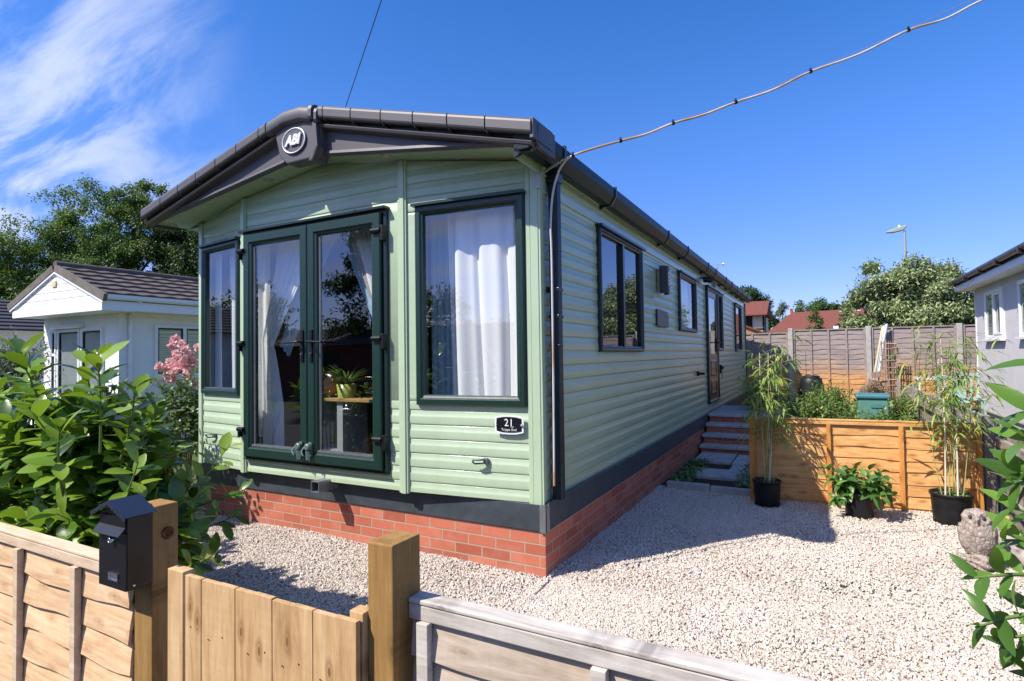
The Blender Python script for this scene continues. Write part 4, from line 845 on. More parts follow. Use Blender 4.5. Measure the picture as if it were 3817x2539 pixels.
# ------------------------------------------------------------------ orange fence, pots, owl
of = empty('garden_fence', (2.0, 2.83, 0), 'bright orange low lap fence panel behind the plant pots', 'fence')
OF = (Vector((1.03, 2.775, 0)), Vector((1, .08, 0)).normalized(), Vector((0, 0, 1)), Vector((.08, -1, 0)).normalized())
lm = MB(); lap_panel(lm, 0, 1.86, .012, .03, .79, 7, .006, -1, .012)
lm.v = [tuple(OF[0]+OF[1]*x+Vector((0, 0, z))-OF[3]*y) for x, y, z in lm.v]; lm.build('lap_boards', ORANGE, of)
m_ = MB(); bx(m_, OF, -.005, 1.86, .775, .812, -.045, .022); bx(m_, OF, -.005, 1.86, .812, .824, -.048, .026); m_.build('top_rail', ORANGE, of, bevel=.003)
OZ = wood('orange_batten', ((.50, .18, .03), (.66, .27, .06), (.76, .38, .12)), 'z', ring=8, island=.05)
for s_ in (.012, .675, 1.262, 1.838): m_ = MB(); bx(m_, OF, s_-.018, s_+.018, .01, .774, -.0, .026); m_.build('batten', OZ, of, bevel=.002)
m_ = MB(); bx(m_, OF, 0, 1.86, .005, .035, -.03, -.012); m_.build('base_board', ORANGE, of)
tag(post_mb(1.0, 1.055, 2.74, 2.79, -.2, .84).build('fence_post', OZ, bevel=.003), 'orange stained post at the step end of the orange fence', 'post')
tag(post_mb(2.905, 2.985, 2.945, 3.02, -.3, .88).build('fence_post', PICKW, bevel=.004), 'weathered grey post where the orange fence meets the picket fence', 'post')
def pot(name, c, r, h, lab, parent, feet=True):
    m_ = MB(); m_.lathe((c[0], c[1], c[2]), [(r*.80, .012), (r*.84, .0), (r*.86, .02), (r*.95, h*.85), (r*.955, h*.9), (r*1.02, h*.91), (r*1.03, h*.985), (r*1.0, h), (r*.95, h*.985), (r*.92, h*.84), (.001, h*.83)], 36)
    for a in range(8): t = a*.785+.3; m_.bar((c[0]+math.cos(t)*r*.80, c[1]+math.sin(t)*r*.80, .008), (c[0]+math.cos(t)*r*.9, c[1]+math.sin(t)*r*.9, .008), .035, .03)
    o_ = m_.build('pot', PLASTIC, parent)
    m_ = MB(); m_.lathe((c[0], c[1], c[2]+h*.84), [(r*.91, 0), (r*.5, .012), (.001, .015)], 20); m_.build('soil', SOIL, parent); return o_
def bamboo(label, c, r, h, canes, ht, nleaf, lean, seed, ground_l=True):
    r_ = np.random.default_rng(seed)
    e_ = empty('potted_bamboo', c, label, 'potted bamboo', 'bamboos in black pots'); pot('pot', c, r, h, '', e_)
    st_, ct_, rows = MB(), MB(), []
    for i in range(canes):
        a = r_.uniform(0, 6.28); b = r_.uniform(.1, .75)*r; base = Vector((c[0]+math.cos(a)*b, c[1]+math.sin(a)*b, h*.8))
        H = ht*r_.uniform(.65, 1.0); tip = base+Vector((lean[0]*H+r_.normal()*.07*H, lean[1]*H+r_.normal()*.07*H, H)); mid = (base+tip)/2+Vector((r_.normal()*.02, r_.normal()*.02, 0))
        P_ = lambda t: base*(1-t)**2+mid*2*t*(1-t)+tip*t*t
        thick = i < 3
        (ct_ if thick else st_).tube([P_(t) for t in np.linspace(0, 1, 9)], [(.0075 if thick else .0042)*(1-.6*t) for t in np.linspace(0, 1, 9)], 6)
        for k in range(int(nleaf/canes)):
            t = r_.uniform(.30, 1.02)**.8; p = P_(min(t, 1)); az = r_.uniform(0, 6.28); tw = Vector((math.cos(az), math.sin(az), r_.uniform(.1, .9)))*r_.uniform(.03, .20)
            q = p+tw
            if k % 3 == 0: st_.tube([p, q], .0014, 4, False)
            for j in range(3):
                az2 = az+r_.normal()*.9; D = (math.cos(az2), math.sin(az2), r_.uniform(-.7, .35)); rows.append((tuple(q), D, (0, 0, 1), r_.uniform(.07, .15)))
    st_.build('stem', CANE, e_); ct_.build('cane', CREAMS, e_); build_leaves('foliage', rows, T_THIN, BAMBOO, e_)
    rows = []
    for i in range(70): a = r_.uniform(0, 6.28); b = r_.uniform(0, .95)*r; rows.append(((c[0]+math.cos(a)*b, c[1]+math.sin(a)*b, h*.84+r_.uniform(.0, .05)), (r_.normal(), r_.normal(), .3), (0, 0, 1), r_.uniform(.02, .045)))
    build_leaves('weed_leaves', rows, T_ROUND, WEED, e_); return e_
bamboo('tall leafy bamboo in a black pot in the shade by the steps', (1.165, 2.63, 0), .128, .235, 9, 1.38, 240, (.05, .02), 3)
bamboo('yellow stemmed bamboo in a black pot in the sun by the grey post', (2.605, 2.615, 0), .152, .262, 10, 1.38, 290, (.0, .06), 5)
vb = empty('potted_shrub', (1.925, 2.49, 0), 'bushy broad leaved shrub in the middle black pot', 'potted shrub'); pot('pot', (1.925, 2.49, 0), .122, .225, '', vb)
rows, sm_ = [], MB()
for i in range(34):
    a = RNG.uniform(0, 6.28); e = RNG.uniform(.15, 1.3); d = (math.cos(a), math.sin(a)*.85, e*1.1)
    sprig((1.925+math.cos(a)*.03, 2.49+math.sin(a)*.03, .20), d, RNG.uniform(.16, .30), 8, .105, sm_, rows, 1.0, .003, .3, curve=.3)
for i in range(6): sprig((1.83+RNG.normal()*.02, 2.41, .22), (-.5, -.5, -.35), .15, 6, .075, sm_, rows, 1.0, .003, .3, curve=.3)
sm_.build('stem', GSTEM, vb); build_leaves('foliage', rows, leaf_template(.52, .45, .3, peak=.42), VIB, vb)
ow = empty('owl_statue', (2.565, 1.49, 0), 'brown stone owl ornament perched on a small rock by the picket fence', 'statue')
oc = Vector((2.565, 1.49, 0)); fcam = Vector((1.64-2.565, -3.46-1.49, 0)).normalized(); srt = Vector((-fcam.y, fcam.x, 0))
bm = bmesh.new(); bmesh.ops.create_uvsphere(bm, u_segments=64, v_segments=64, radius=1)
for v in bm.verts:
    z = v.co.z; t = (z+1)/2
    hz = .06+t*.335
    rr = float(np.interp(t, [0, .08, .25, .5, .66, .72, .82, .93, 1], [.02, .062, .086, .098, .088, .083, .088, .066, .0])); k_ = math.hypot(v.co.x, v.co.y) or 1
    x, y = v.co.x/k_*rr, v.co.y/k_*rr*.85                       # x to the right, y towards the front
    if y > 0 and .70 < t < .96:                                  # face: shallow discs with deep eyes
        for sx in (-.037, .037):
            d_ = math.hypot(x-sx, (t-.83)*.32)
            if d_ < .040: y -= .020*math.exp(-(d_/.018)**2); y += .007*math.exp(-((d_-.034)/.006)**2)
        y += .016*math.exp(-(x/.009)**2-((t-.80)/.035)**2)
    if t < .66:                                                   # wings and layered feathers
        wing = math.exp(-((abs(x)-.085)/.025)**2)*.012; x += math.copysign(wing, x)
        row = (t*26) % 1; col = (math.atan2(x, y)*9/math.pi*1.6+(int(t*26) % 2)*.5) % 1; f_ = .004*(1-row)*math.sin(math.pi*col); x += x/max(rr, .01)*f_; y += y/max(rr, .01)*f_
    v.co = oc+srt*(-x)+fcam*y+Vector((0, 0, hz))
me = bpy.data.meshes.new('owl_body'); bm.to_mesh(me); bm.free(); me.polygons.foreach_set('use_smooth', [True]*len(me.polygons)); me.materials.append(OWLM)
for v in me.vertices: v.co -= oc
ob = bpy.data.objects.new('owl_body', me); COL.objects.link(ob); ob.parent = ow
def ofr(x, y, z): return oc+srt*(-x)+fcam*y+Vector((0, 0, z))
for sx in (-.036, .036):
    m_ = MB(); m_.lathe(ofr(sx, .052, .338), [(.0001, .014), (.009, .010), (.012, 0), (.009, -.01), (.0001, -.014)], 14, fcam, cap=False); m_.build('eye', speckled('dark_owl_eye', (.03, .02, .018), .4, 60, .3, .5, 0), ow)
m_ = MB(); m_.lathe(ofr(0, .088, .318), [(.009, .016), (.008, .004), (.001, -.014)], 10, (0, 0, 1)); m_.build('beak', OWLM, ow)
m_ = MB()
for sx in (-.03, .03):
    for q in (-.012, 0, .012): m_.tube([ofr(sx+q, .03, .075), ofr(sx+q*1.4, .062, .066), ofr(sx+q*1.6, .078, .045)], [.009, .008, .004], 6)
m_.build('feet', OWLM, ow)
bm = bmesh.new(); bmesh.ops.create_icosphere(bm, subdivisions=4, radius=1)
for v in bm.verts:
    n_ = v.co.normalized(); k_ = 1+.16*math.sin(n_.x*5+1)+.10*math.sin(n_.y*9)+.08*math.sin(n_.z*11+n_.x*6); v.co = Vector((n_.x*.125*k_, n_.y*.105*k_, max(n_.z*.065*k_, -.03)+.028))
me = bpy.data.meshes.new('rock_base'); bm.to_mesh(me); bm.free(); me.materials.append(OWLM); ob = bpy.data.objects.new('rock_base', me); COL.objects.link(ob); ob.parent = ow
lg = MB(); lp = [(2.70, 2.42, .10), (2.76, 2.15, .115), (2.80, 1.85, .10), (2.83, 1.55, .075), (2.84, 1.35, .06)]
lg.tube(lp, [.055, .065, .062, .058, .04], 14); tag(lg.build('driftwood_log', wood('silvery_log', ((.22, .18, .15), (.38, .33, .29), (.50, .46, .42)), 'y', ring=12), bevel=.004), 'silvery weathered log lying along the picket fence behind the owl', 'log')
# picket fence along x = 3
pf = empty('picket_fence', (3.02, 5.5, 0), 'weathered grey picket fence running back along the right side', 'fence')
m_ = MB()
n_p = 0
for i, y in enumerate(np.arange(.7, 10.6, .088)):
    if 2.90 < y < 3.04: continue
    j = random.uniform(-.006, .006); zt = .845+random.uniform(-.012, .014); p_ = MB(); x = 3.02+j
    p_.add([(x, y-.03, .02), (x, y+.03, .02), (x, y+.03, zt-.02), (x, y, zt), (x, y-.03, zt-.02), (x+.016, y-.03, .02), (x+.016, y+.03, .02), (x+.016, y+.03, zt-.02), (x+.016, y, zt), (x+.016, y-.03, zt-.02)],
           [(0, 1, 2, 3, 4), (9, 8, 7, 6, 5), (0, 5, 6, 1), (1, 6, 7, 2), (2, 7, 8, 3), (3, 8, 9, 4), (4, 9, 5, 0)]); n_p += 1
    if n_p <= 98: p_.build('picket', PICKW, pf)
PY = wood('weathered_rail_wood', ((.20, .17, .14), (.32, .28, .24), (.42, .38, .33)), 'y', island=.05)
for z in (.21, .67): m_ = MB(); m_.box(2.972, 3.012, .6, 10.4, z-.035, z+.035); m_.build('rail', PY, pf)
for y in (1.2, 4.8, 7.45, 9.4): m_ = MB(); m_.box(2.92, 2.972, y-.05, y+.05, 0, .95); m_.build('post', PICKW, pf)

# ------------------------------------------------------------------ garden beyond, back fence
bf = MB()
fx = [-4.60, -2.72, -.86, .995, 2.735, 4.54, 6.4, 8.2]
for i in range(len(fx)-1):
    a, b = fx[i]+.06, fx[i+1]-.06; zt = 1.99 if i <= 2 else 2.05
    lab = ['two tone lap fence panel hidden behind the holiday home', 'two tone lap fence panel behind the rear corner of the holiday home', 'lap fence panel left of the first concrete post at the back', 'orange bottomed lap fence panel behind the compost bin', 'lap fence panel behind the leaning poles', 'lap fence panel beside the corner of the pale house', 'lap fence panel beyond the pale house'][i]
    f_ = empty('back_fence', ((a+b)/2, 13.2, 0), lab, 'fence', 'back fence panels')
    m_ = MB(); lap_panel(m_, a, b, 13.2, .15, zt-.03, 15, .010, -1, .014); m_.build('lap_boards', BACKF, f_)
    m_ = MB(); m_.box(a, b, 13.165, 13.23, zt-.03, zt); m_.build('top_rail', PICKW, f_)
    for q in np.linspace(a+.02, b-.02, 5): m_ = MB(); m_.box(q-.022, q+.022, 13.165, 13.183, .15, zt-.03); m_.build('batten', BACKF, f_)
for k_, x in enumerate(fx[1:-1]):
    zt = 2.02 if x < .9 else 2.09
    tag(MB().box(x-.055, x+.055, 13.13, 13.25, -.2, zt).build('concrete_post', CONC, bevel=.01), ['concrete fence post hidden behind the home', 'concrete fence post at the rear corner of the home', 'pale concrete post left of the compost bin', 'pale concrete post behind the leaning poles', 'pale concrete post near the pale house', 'concrete post beyond the pale house'][k_], 'post', 'concrete posts of the back fence')
GG = MB(); GG.add([(.3, 3.05, -.012), (2.98, 3.05, -.012), (2.98, 13.1, .0), (.3, 13.1, .0)], [(0, 1, 2, 3)]); struct('garden_ground', GG, GRASS)
def weeds(n, xr, yr, hf, size, T, mat, rows):
    x = RNG.uniform(*xr, n); y = RNG.uniform(*yr, n); h = hf(x, y)*RNG.uniform(.15, 1, n)**.6
    D = RNG.normal(size=(n, 3)); D[:, 2] = np.abs(D[:, 2])*.5
    for i in range(n): rows.append(((x[i], y[i], h[i]), D[i], (RNG.normal()*.3, RNG.normal()*.3, 1), RNG.uniform(.6, 1.2)*size))
rows = []
hf = lambda x, y: .16+.20*np.clip((y-3.5)/3, 0, 1)+.10*np.sin(x*4+y*2.1)+.06*np.sin(y*5+x)
weeds(9000, (1.1, 2.95), (3.0, 8.5), hf, .075, T_ROUND, WEED, rows); weeds(2500, (.2, 2.95), (8.5, 13), lambda x, y: .35+.1*np.sin(x*5), .09, T_ROUND, WEED, rows)
weeds(320, (.1, .35), (2.95, 4.6), lambda x, y: .06+0*x, .05, T_THIN, WEED, rows); weeds(260, (.8, 1.05), (3.0, 4.6), lambda x, y: .08+0*x, .05, T_THIN, WEED, rows)
weeds(500, (-4.2, -3.7), (-.6, .8), lambda x, y: .06+0*x, .06, T_THIN, WEED, rows); weeds(300, (2.85, 3.0), (1.4, 2.9), lambda x, y: .05+.0*x, .05, T_ROUND, WEED, rows)
o = build_leaves('ground_cover', rows, T_ROUND, WEED); tag(o, 'tangled green weeds and ground cover in the garden behind the orange fence', kind='stuff')
def shrub(name, label, cat, c, rad, n, leaf, T, mat, stemmat=PSTEM, group=None, nl=9, up_=.6, r0=.005, seed=1, spread=.9, slen=.3):
    r_ = np.random.default_rng(seed); e_ = empty(name, (c[0], c[1], 0), label, cat, group); rows, s_ = [], MB()
    for i in range(n):
        u = unit(r_.normal(size=3)); u[2] = abs(u[2])*1.0 if r_.random() < .75 else u[2]
        p = np.array(c)+u*np.array(rad)*r_.uniform(.35, 1.0); d = unit(u*np.array([1, 1, .6])+np.array([0, 0, up_])+r_.normal(size=3)*.25); l_ = slen*r_.uniform(.6, 1.2)
        sprig(p-d*l_, d, l_, nl, leaf, s_, rows, spread, r0*.6, .1, r_)
    for i in range(8):
        u = r_.normal(size=3)*.5; s_.tube([(c[0]+u[0]*.1, c[1]+u[1]*.1, 0), (c[0]+u[0]*rad[0]*.5, c[1]+u[1]*rad[1]*.5, c[2]*.6), (c[0]+u[0]*rad[0], c[1]+u[1]*rad[1], c[2]+rad[2]*.4)], [r0*2, r0*1.4, r0*.6], 6)
    s_.build('stem', stemmat, e_); build_leaves('foliage', rows, T, mat, e_); return e_
SM = leaf_template(.4, .2, .25, (0, .3, .65, 1), .45)
shrub('garden_shrub', 'loose grey green shrub in the garden behind the tall bamboo', 'shrub', (1.75, 7.6, .55), (.50, .7, .48), 200, .075, SM, WEED, group='garden shrubs', seed=11, up_=.5)
shrub('garden_shrub', 'sunlit bushy shrub left of the sea green box', 'shrub', (1.55, 6.0, .52), (.45, .6, .42), 210, .06, SM, WEED, seed=12, group='garden shrubs')
shrub('garden_shrub', 'low leafy shrub in front of the sea green box', 'shrub', (2.38, 5.9, .40), (.42, .4, .30), 170, .07, SM, WEED, seed=13, group='garden shrubs')
shrub('garden_shrub', 'climbing shrub against the pickets behind the sea green box', 'shrub', (2.80, 7.3, .50), (.18, .9, .42), 130, .06, SM, WEED, seed=14, group='garden shrubs')
shrub('garden_shrub', 'reddish leaved plant at the foot of the leaning poles', 'shrub', (2.75, 11.6, .55), (.35, .4, .35), 70, .07, SM, leafmat('red_leaf', [(0, (.10, .04, .03)), (.6, (.22, .10, .06)), (1, (.2, .2, .06))]), seed=15, group='garden shrubs')
shrub('dark_shrub', 'dark shaded bush against the rear end of the steps', 'shrub', (.75, 8.7, .35), (.42, .8, .5), 150, .08, SM, DARKL, seed=16)
def stalk(label, x, y, h, n, mat, leaf, seed):
    r_ = np.random.default_rng(seed); e_ = empty('tall_stalk_plant', (x, y, 0), label, 'plant', 'tall stalk plants in the garden'); rows, s_ = [], MB()
    for k in range(3):
        b = np.array([x+r_.normal()*.08, y+r_.normal()*.08, .1]); t_ = b+np.array([r_.normal()*.12, r_.normal()*.1, h*r_.uniform(.7, 1)]); s_.tube([b, (b+t_)/2+r_.normal(size=3)*.02, t_], [.008, .006, .003], 6)
        for i in range(n):
            t = .15+.85*i/n; p = b+(t_-b)*t
            for sgn in (0, 3.14): a = i*1.57+sgn+r_.normal()*.3; rows.append((p, (math.cos(a), math.sin(a), .35), (0, 0, 1), leaf*r_.uniform(.6, 1.1)*(1.2-.6*t)))
    s_.build('stem', PSTEM, e_); build_leaves('foliage', rows, leaf_template(.3, .35, .3), mat, e_)
stalk('tall dark leaved stalk plant beside the first concrete post', .82, 10.2, 1.75, 12, HAZEL, .22, 1); stalk('tall opposite leaved stalk right of the first concrete post', 1.25, 9.3, 1.85, 12, HAZEL, .19, 2)
stalk('purple leaved stalk plant right of the leaning poles', 3.35, 11.0, 1.8, 9, HAZEL, .16, 3); stalk('tall stalk plant near the corner of the pale house', 3.9, 11.2, 1.75, 9, HAZEL, .15, 4)
shrub('bamboo_clump', 'loose yellow green bamboo clump in the garden left of the compost bin', 'bamboo', (.80, 7.2, .72), (.45, .7, .50), 150, .16, T_THIN, BAMBOO, CANE, seed=21, nl=10, slen=.45)
cb = empty('compost_bin', (1.5, 9.1, 0), 'black plastic compost bin with a round lid near the back fence', 'compost bin')
MB().lathe((1.5, 9.1, 0), [(.30, 0), (.26, .45), (.21, .86)], 20).build('bin_body', PLASTIC, cb); MB().lathe((1.5, 9.1, .86), [(.20, 0), (.185, .09), (.175, .10), (.15, .10), (.15, .14), (.10, .15), (.001, .15)], 20).build('lid', PLASTIC, cb)
gb = empty('storage_box', (2.35, 7.1, 0), 'sea green plastic storage box with a teal lid in the weeds', 'storage box')
MB().box(2.16, 2.56, 6.9, 7.35, .05, .735).build('box_body', GREENB, gb, bevel=.02); MB().box(2.13, 2.59, 6.87, 7.38, .737, .80).build('lid', TEAL, gb, bevel=.02); MB().box(2.33, 2.50, 6.885, 6.898, .60, .65).build('handle', TEAL, gb)
for k, (xa, xb, dy) in enumerate(((2.70, 3.03, 0), (2.74, 3.06, .04), (2.80, 3.10, .02), (2.76, 3.12, .08))):
    m_ = MB(); m_.tube([(xa, 12.55+dy, .35), (xb, 13.05, 2.06+.02*k)], .028, 8); tag(m_.build('leaning_pole', speckled('pale_blue_pole', (.42, .47, .50), .15, 6, .5, .4, 0) if k else CANE2), ['thin buff pole leaning left of the pale blue poles', 'first pale blue pole leaning on the back fence', 'middle pale blue pole leaning on the back fence', 'last pale blue pole leaning on the back fence nearest the trellis'][k], 'pole', 'poles leaning on the back fence')
tr = MB()
for i in range(9): t = i/8; tr.tube([(2.95+.03*math.sin(i), 12.75, .5+t*1.15), (3.27, 12.72+.02*math.cos(i*2), .5+t*1.15+.03*math.sin(i*3))], .014, 5)
for i in range(7): tr.tube([(2.96+.05*i, 12.73, .35), (2.97+.045*i+.015*math.sin(i*2), 12.73, 1.1), (2.965+.048*i, 12.74, 1.70)], .013, 5)
tag(tr.build('wattle_hurdle', TRELW), 'brown woven hurdle standing against the back fence right of the poles', 'hurdle')
for k, (x, y, z, a) in enumerate(((2.62, 12.1, .62, .3), (2.74, 12.0, .74, -.2), (2.83, 12.2, .92, .15), (2.55, 11.9, .52, -.4), (2.95, 12.3, .70, .1))):
    m_ = MB(); m_.fbox((x, y, z), (math.cos(a), .1, math.sin(a)), (0, 1, 0), (-math.sin(a), 0, math.cos(a)), -.12, .12, -.02, .02, -.07, .07); m_.fbox((x, y, z), (math.cos(a), .1, math.sin(a)), (0, 1, 0), (-math.sin(a), 0, math.cos(a)), -.015, .015, -.01, .01, -.3, -.07)
    tag(m_.build('timber_offcut', TRELW, bevel=.004), 'rough timber offcut in the pile under the leaning poles', 'timber', 'timber offcuts under the leaning poles')
bn = empty('garden_table', (3.45, 9.0, 0), 'white rimmed garden table beyond the picket fence', 'table'); MB().box(3.16, 3.58, 8.8, 9.3, .955, .99).build('table_top', WHITEU, bn)
for x, y in ((3.2, 8.85), (3.54, 8.85), (3.2, 9.25), (3.54, 9.25)): MB().box(x-.015, x+.015, y-.015, y+.015, .0, .954).build('leg', WHITEU, bn)
for k, (cx_, cy_) in enumerate(((3.55, 8.1), (3.85, 8.7))):
    ch = empty('garden_chair', (cx_, cy_, 0), ['faded green plastic garden chair by the picket fence', 'faded green plastic garden chair nearer the pale house'][k], 'chair', 'green garden chairs'); MB().box(cx_-.2, cx_+.2, cy_-.2, cy_+.2, .62, .65).build('seat', LGREEN, ch, bevel=.01)
    m_ = MB(); m_.box(cx_-.2, cx_+.2, cy_+.19, cy_+.22, 1.0, 1.06)
    for i in range(5): m_.box(cx_-.18+i*.08, cx_-.14+i*.08, cy_+.195, cy_+.215, .65, 1.0)
    m_.build('backrest', LGREEN, ch)
    for a, b in ((-.18, -.18), (.18, -.18), (-.18, .18), (.18, .18)): MB().box(cx_+a-.018, cx_+a+.018, cy_+b-.018, cy_+b+.018, 0, .62).build('leg', LGREEN, ch)

# ------------------------------------------------------------------ laurels and shrubs in front
T_LAU = leaf_template(.46, .16, .20, peak=.57)
def laurel(name, label, blobs, extra, leaf, mat, seed, T=T_LAU, base=(0, 0)):
    r_ = np.random.default_rng(seed); e_ = empty(name, (*base, 0), label, 'laurel'); rows, s_ = [], MB()
    for c, rad, n in blobs:
        for i in range(n):
            u = unit(r_.normal(size=3)); 
            if r_.random() < .6: u[2] = abs(u[2])
            p = np.array(c)+u*np.array(rad)*r_.uniform(.45, 1.0); d = unit(u*np.array([.8, .8, .4])+np.array([0, 0, .75])+r_.normal(size=3)*.2); l_ = .26*r_.uniform(.7, 1.2)
            sprig(p-d*l_*.8, d, l_, 10, leaf, s_, rows, .95, .0045, .15, r_)
        for i in range(7):
            u = r_.normal(size=3)*.4; s_.tube([(c[0]+u[0]*.2, c[1]+u[1]*.2, 0), (c[0]+u[0]*rad[0]*.6, c[1]+u[1]*rad[1]*.6, c[2]*.6), (c[0]+u[0]*rad[0], c[1]+u[1]*rad[1], c[2]+rad[2]*.5)], [.012, .008, .004], 6)
    for b, d, l_, n, lf in extra: sprig(b, d, l_, n, lf, s_, rows, .95, .006, .3, r_)
    s_.build('stem', GSTEM, e_); build_leaves('foliage', rows, T, mat, e_); return e_
laurel('laurel_bush', 'large glossy laurel bush behind the left fence and the letter box',
       [((-1.55, -1.88, .62), (.56, .34, .54), 200), ((-2.5, -1.85, .74), (.8, .42, .58), 200), ((-1.27, -2.0, .42), (.24, .22, .38), 60), ((-1.65, -1.95, 1.02), (.55, .28, .24), 95), ((-3.3, -1.6, .8), (.5, .5, .5), 30)],
       [((-1.12, -2.12, 1.08), (.08, .0, 1), .40, 17, .15), ((-1.16, -2.02, 1.02), (.4, .05, .75), .36, 12, .15), ((-1.2, -1.98, .95), (.45, .05, .75), .34, 13, .14), ((-1.3, -2.0, 1.05), (-.3, -.2, 1), .42, 14, .15), ((-1.62, -2.1, 1.12), (-.15, -.1, 1), .44, 15, .165), ((-1.45, -2.1, .95), (.1, -.3, 1), .36, 13, .155), ((-1.25, -2.2, .9), (.3, -.3, .8), .34, 12, .15),
        ((-1.9, -2.05, 1.12), (-.1, 0, 1), .36, 11, .13), ((-1.45, -1.62, .62), (.8, .25, .45), .50, 10, .135), ((-1.50, -1.58, .50), (.9, .3, .30), .46, 10, .13), ((-1.42, -1.60, .66), (.62, .16, .72), .50, 10, .13),
        ((-1.2, -2.0, .30), (.85, .18, .35), .42, 9, .12), ((-1.1, -2.03, .38), (.9, .05, .12), .34, 8, .11), ((-.95, -1.9, .52), (.9, .0, .3), .30, 8, .11), ((-1.0, -2.1, .85), (.6, -.1, .5), .28, 9, .13)], .150, LAUREL, 31, base=(-1.9, -1.9))
laurel('laurel_branches', 'sunlit laurel branches leaning in at the right edge of the view', [((2.38, -1.72, .95), (.26, .2, .42), 30), ((2.46, -1.75, 1.42), (.24, .2, .28), 20)],
       [((2.14, -1.84, 1.0), (-1, -.38, .12), .27, 9, .080), ((2.10, -1.88, .95), (-1, -.35, -.1), .20, 9, .076), ((2.12, -1.86, 1.06), (-.9, -.3, .25), .16, 8, .076), ((2.12, -1.86, .90), (-1, -.3, -.1), .16, 8, .078), ((2.14, -1.85, .82), (-1, -.3, .05), .18, 8, .076), ((2.14, -1.85, .72), (-1, -.3, .05), .16, 8, .076),
        ((2.14, -1.85, 1.18), (-.9, -.3, .25), .15, 9, .095), ((2.14, -1.85, 1.25), (-.9, -.3, .2), .15, 9, .10), ((2.16, -1.85, 1.33), (-.9, -.3, .2), .15, 9, .10), ((2.18, -1.86, 1.40), (-.8, -.3, .3), .14, 8, .10), ((2.2, -1.86, 1.50), (-.7, -.3, .5), .13, 8, .09), ((2.16, -1.86, 1.11), (-.9, -.3, .1), .17, 10, .085), ((2.16, -1.86, 1.06), (-.9, -.3, -.1), .14, 9, .08), ((2.14, -1.85, 1.22), (-.9, -.3, -.05), .16, 9, .09), ((2.13, -1.86, .86), (-.9, -.3, .2), .14, 9, .075), ((2.13, -1.86, .77), (-.9, -.3, .2), .13, 9, .075)], .085, LAUREL2, 37, leaf_template(.36, .26, .25, peak=.45), base=(2.5, -1.75))
shrub('hazel_shrub', 'slender upright hazel shrub between the laurel and the holiday home', 'shrub', (-3.72, -.50, .62), (.45, .35, .62), 230, .062, T_ROUND, HAZEL, PSTEM, seed=41, up_=1.1, slen=.34)
shrub('hazel_shrub', 'tall thin leafy hazel shoots rising in front of the white bungalow', 'shrub', (-3.62, -.85, 1.12), (.26, .12, .36), 26, .062, T_ROUND, HAZEL, PSTEM, seed=42, up_=1.6, nl=10, slen=.42)
rs = shrub('rose_bush', 'rose bush with pink blooms beside the left corner of the holiday home', 'rose bush', (-4.55, .42, .75), (.78, .55, .72), 430, .050, T_ROUND, ROSEL, PSTEM, seed=43, up_=.5, slen=.25)
rows = []
for i in range(34):
    c = np.array([-5.00+RNG.normal()*.12, .62+RNG.normal()*.1, 1.46+RNG.normal()*.12]); 
    for j in range(40):
        u = unit(RNG.normal(size=3)); u[1] -= .3; rows.append((c+unit(u)*.012, unit(u)+RNG.normal(size=3)*.4, unit(u), RNG.uniform(.03, .055)))
build_leaves('blossom', rows, T_PETAL, ROSEP, rs)
shrub('buddleia_shrub', 'grey green feathery shrub at the far left in front of the dark roof', 'shrub', (-8.9, .4, 1.3), (.8, .7, .75), 230, .12, leaf_template(.25, .3, .3, (0, .4, 1)), leafmat('grey_green_leaf', [(0, (.06, .09, .04)), (.6, (.13, .16, .09)), (1, (.2, .23, .14))]), PSTEM, seed=44, slen=.4)
rows = []
for i in range(46):
    x, y = (RNG.uniform(-3.6, 3.0), RNG.uniform(-2.2, 2.7)); 
    if -3.7 < x < .06 and y > -.05: continue
    rows.append(((x, y, .012+float(gheight(x, y))), (RNG.normal(), RNG.normal(), .1), (RNG.normal()*.3, RNG.normal()*.3, 1), RNG.uniform(.02, .05)))
o = build_leaves('fallen_leaves', rows, T_SIM, leafmat('dry_leaf', [(0, (.18, .10, .04)), (.6, (.32, .20, .08)), (1, (.2, .22, .06))], .7, .1)); tag(o, 'scattered dry leaves on the pale gravel', kind='stuff')

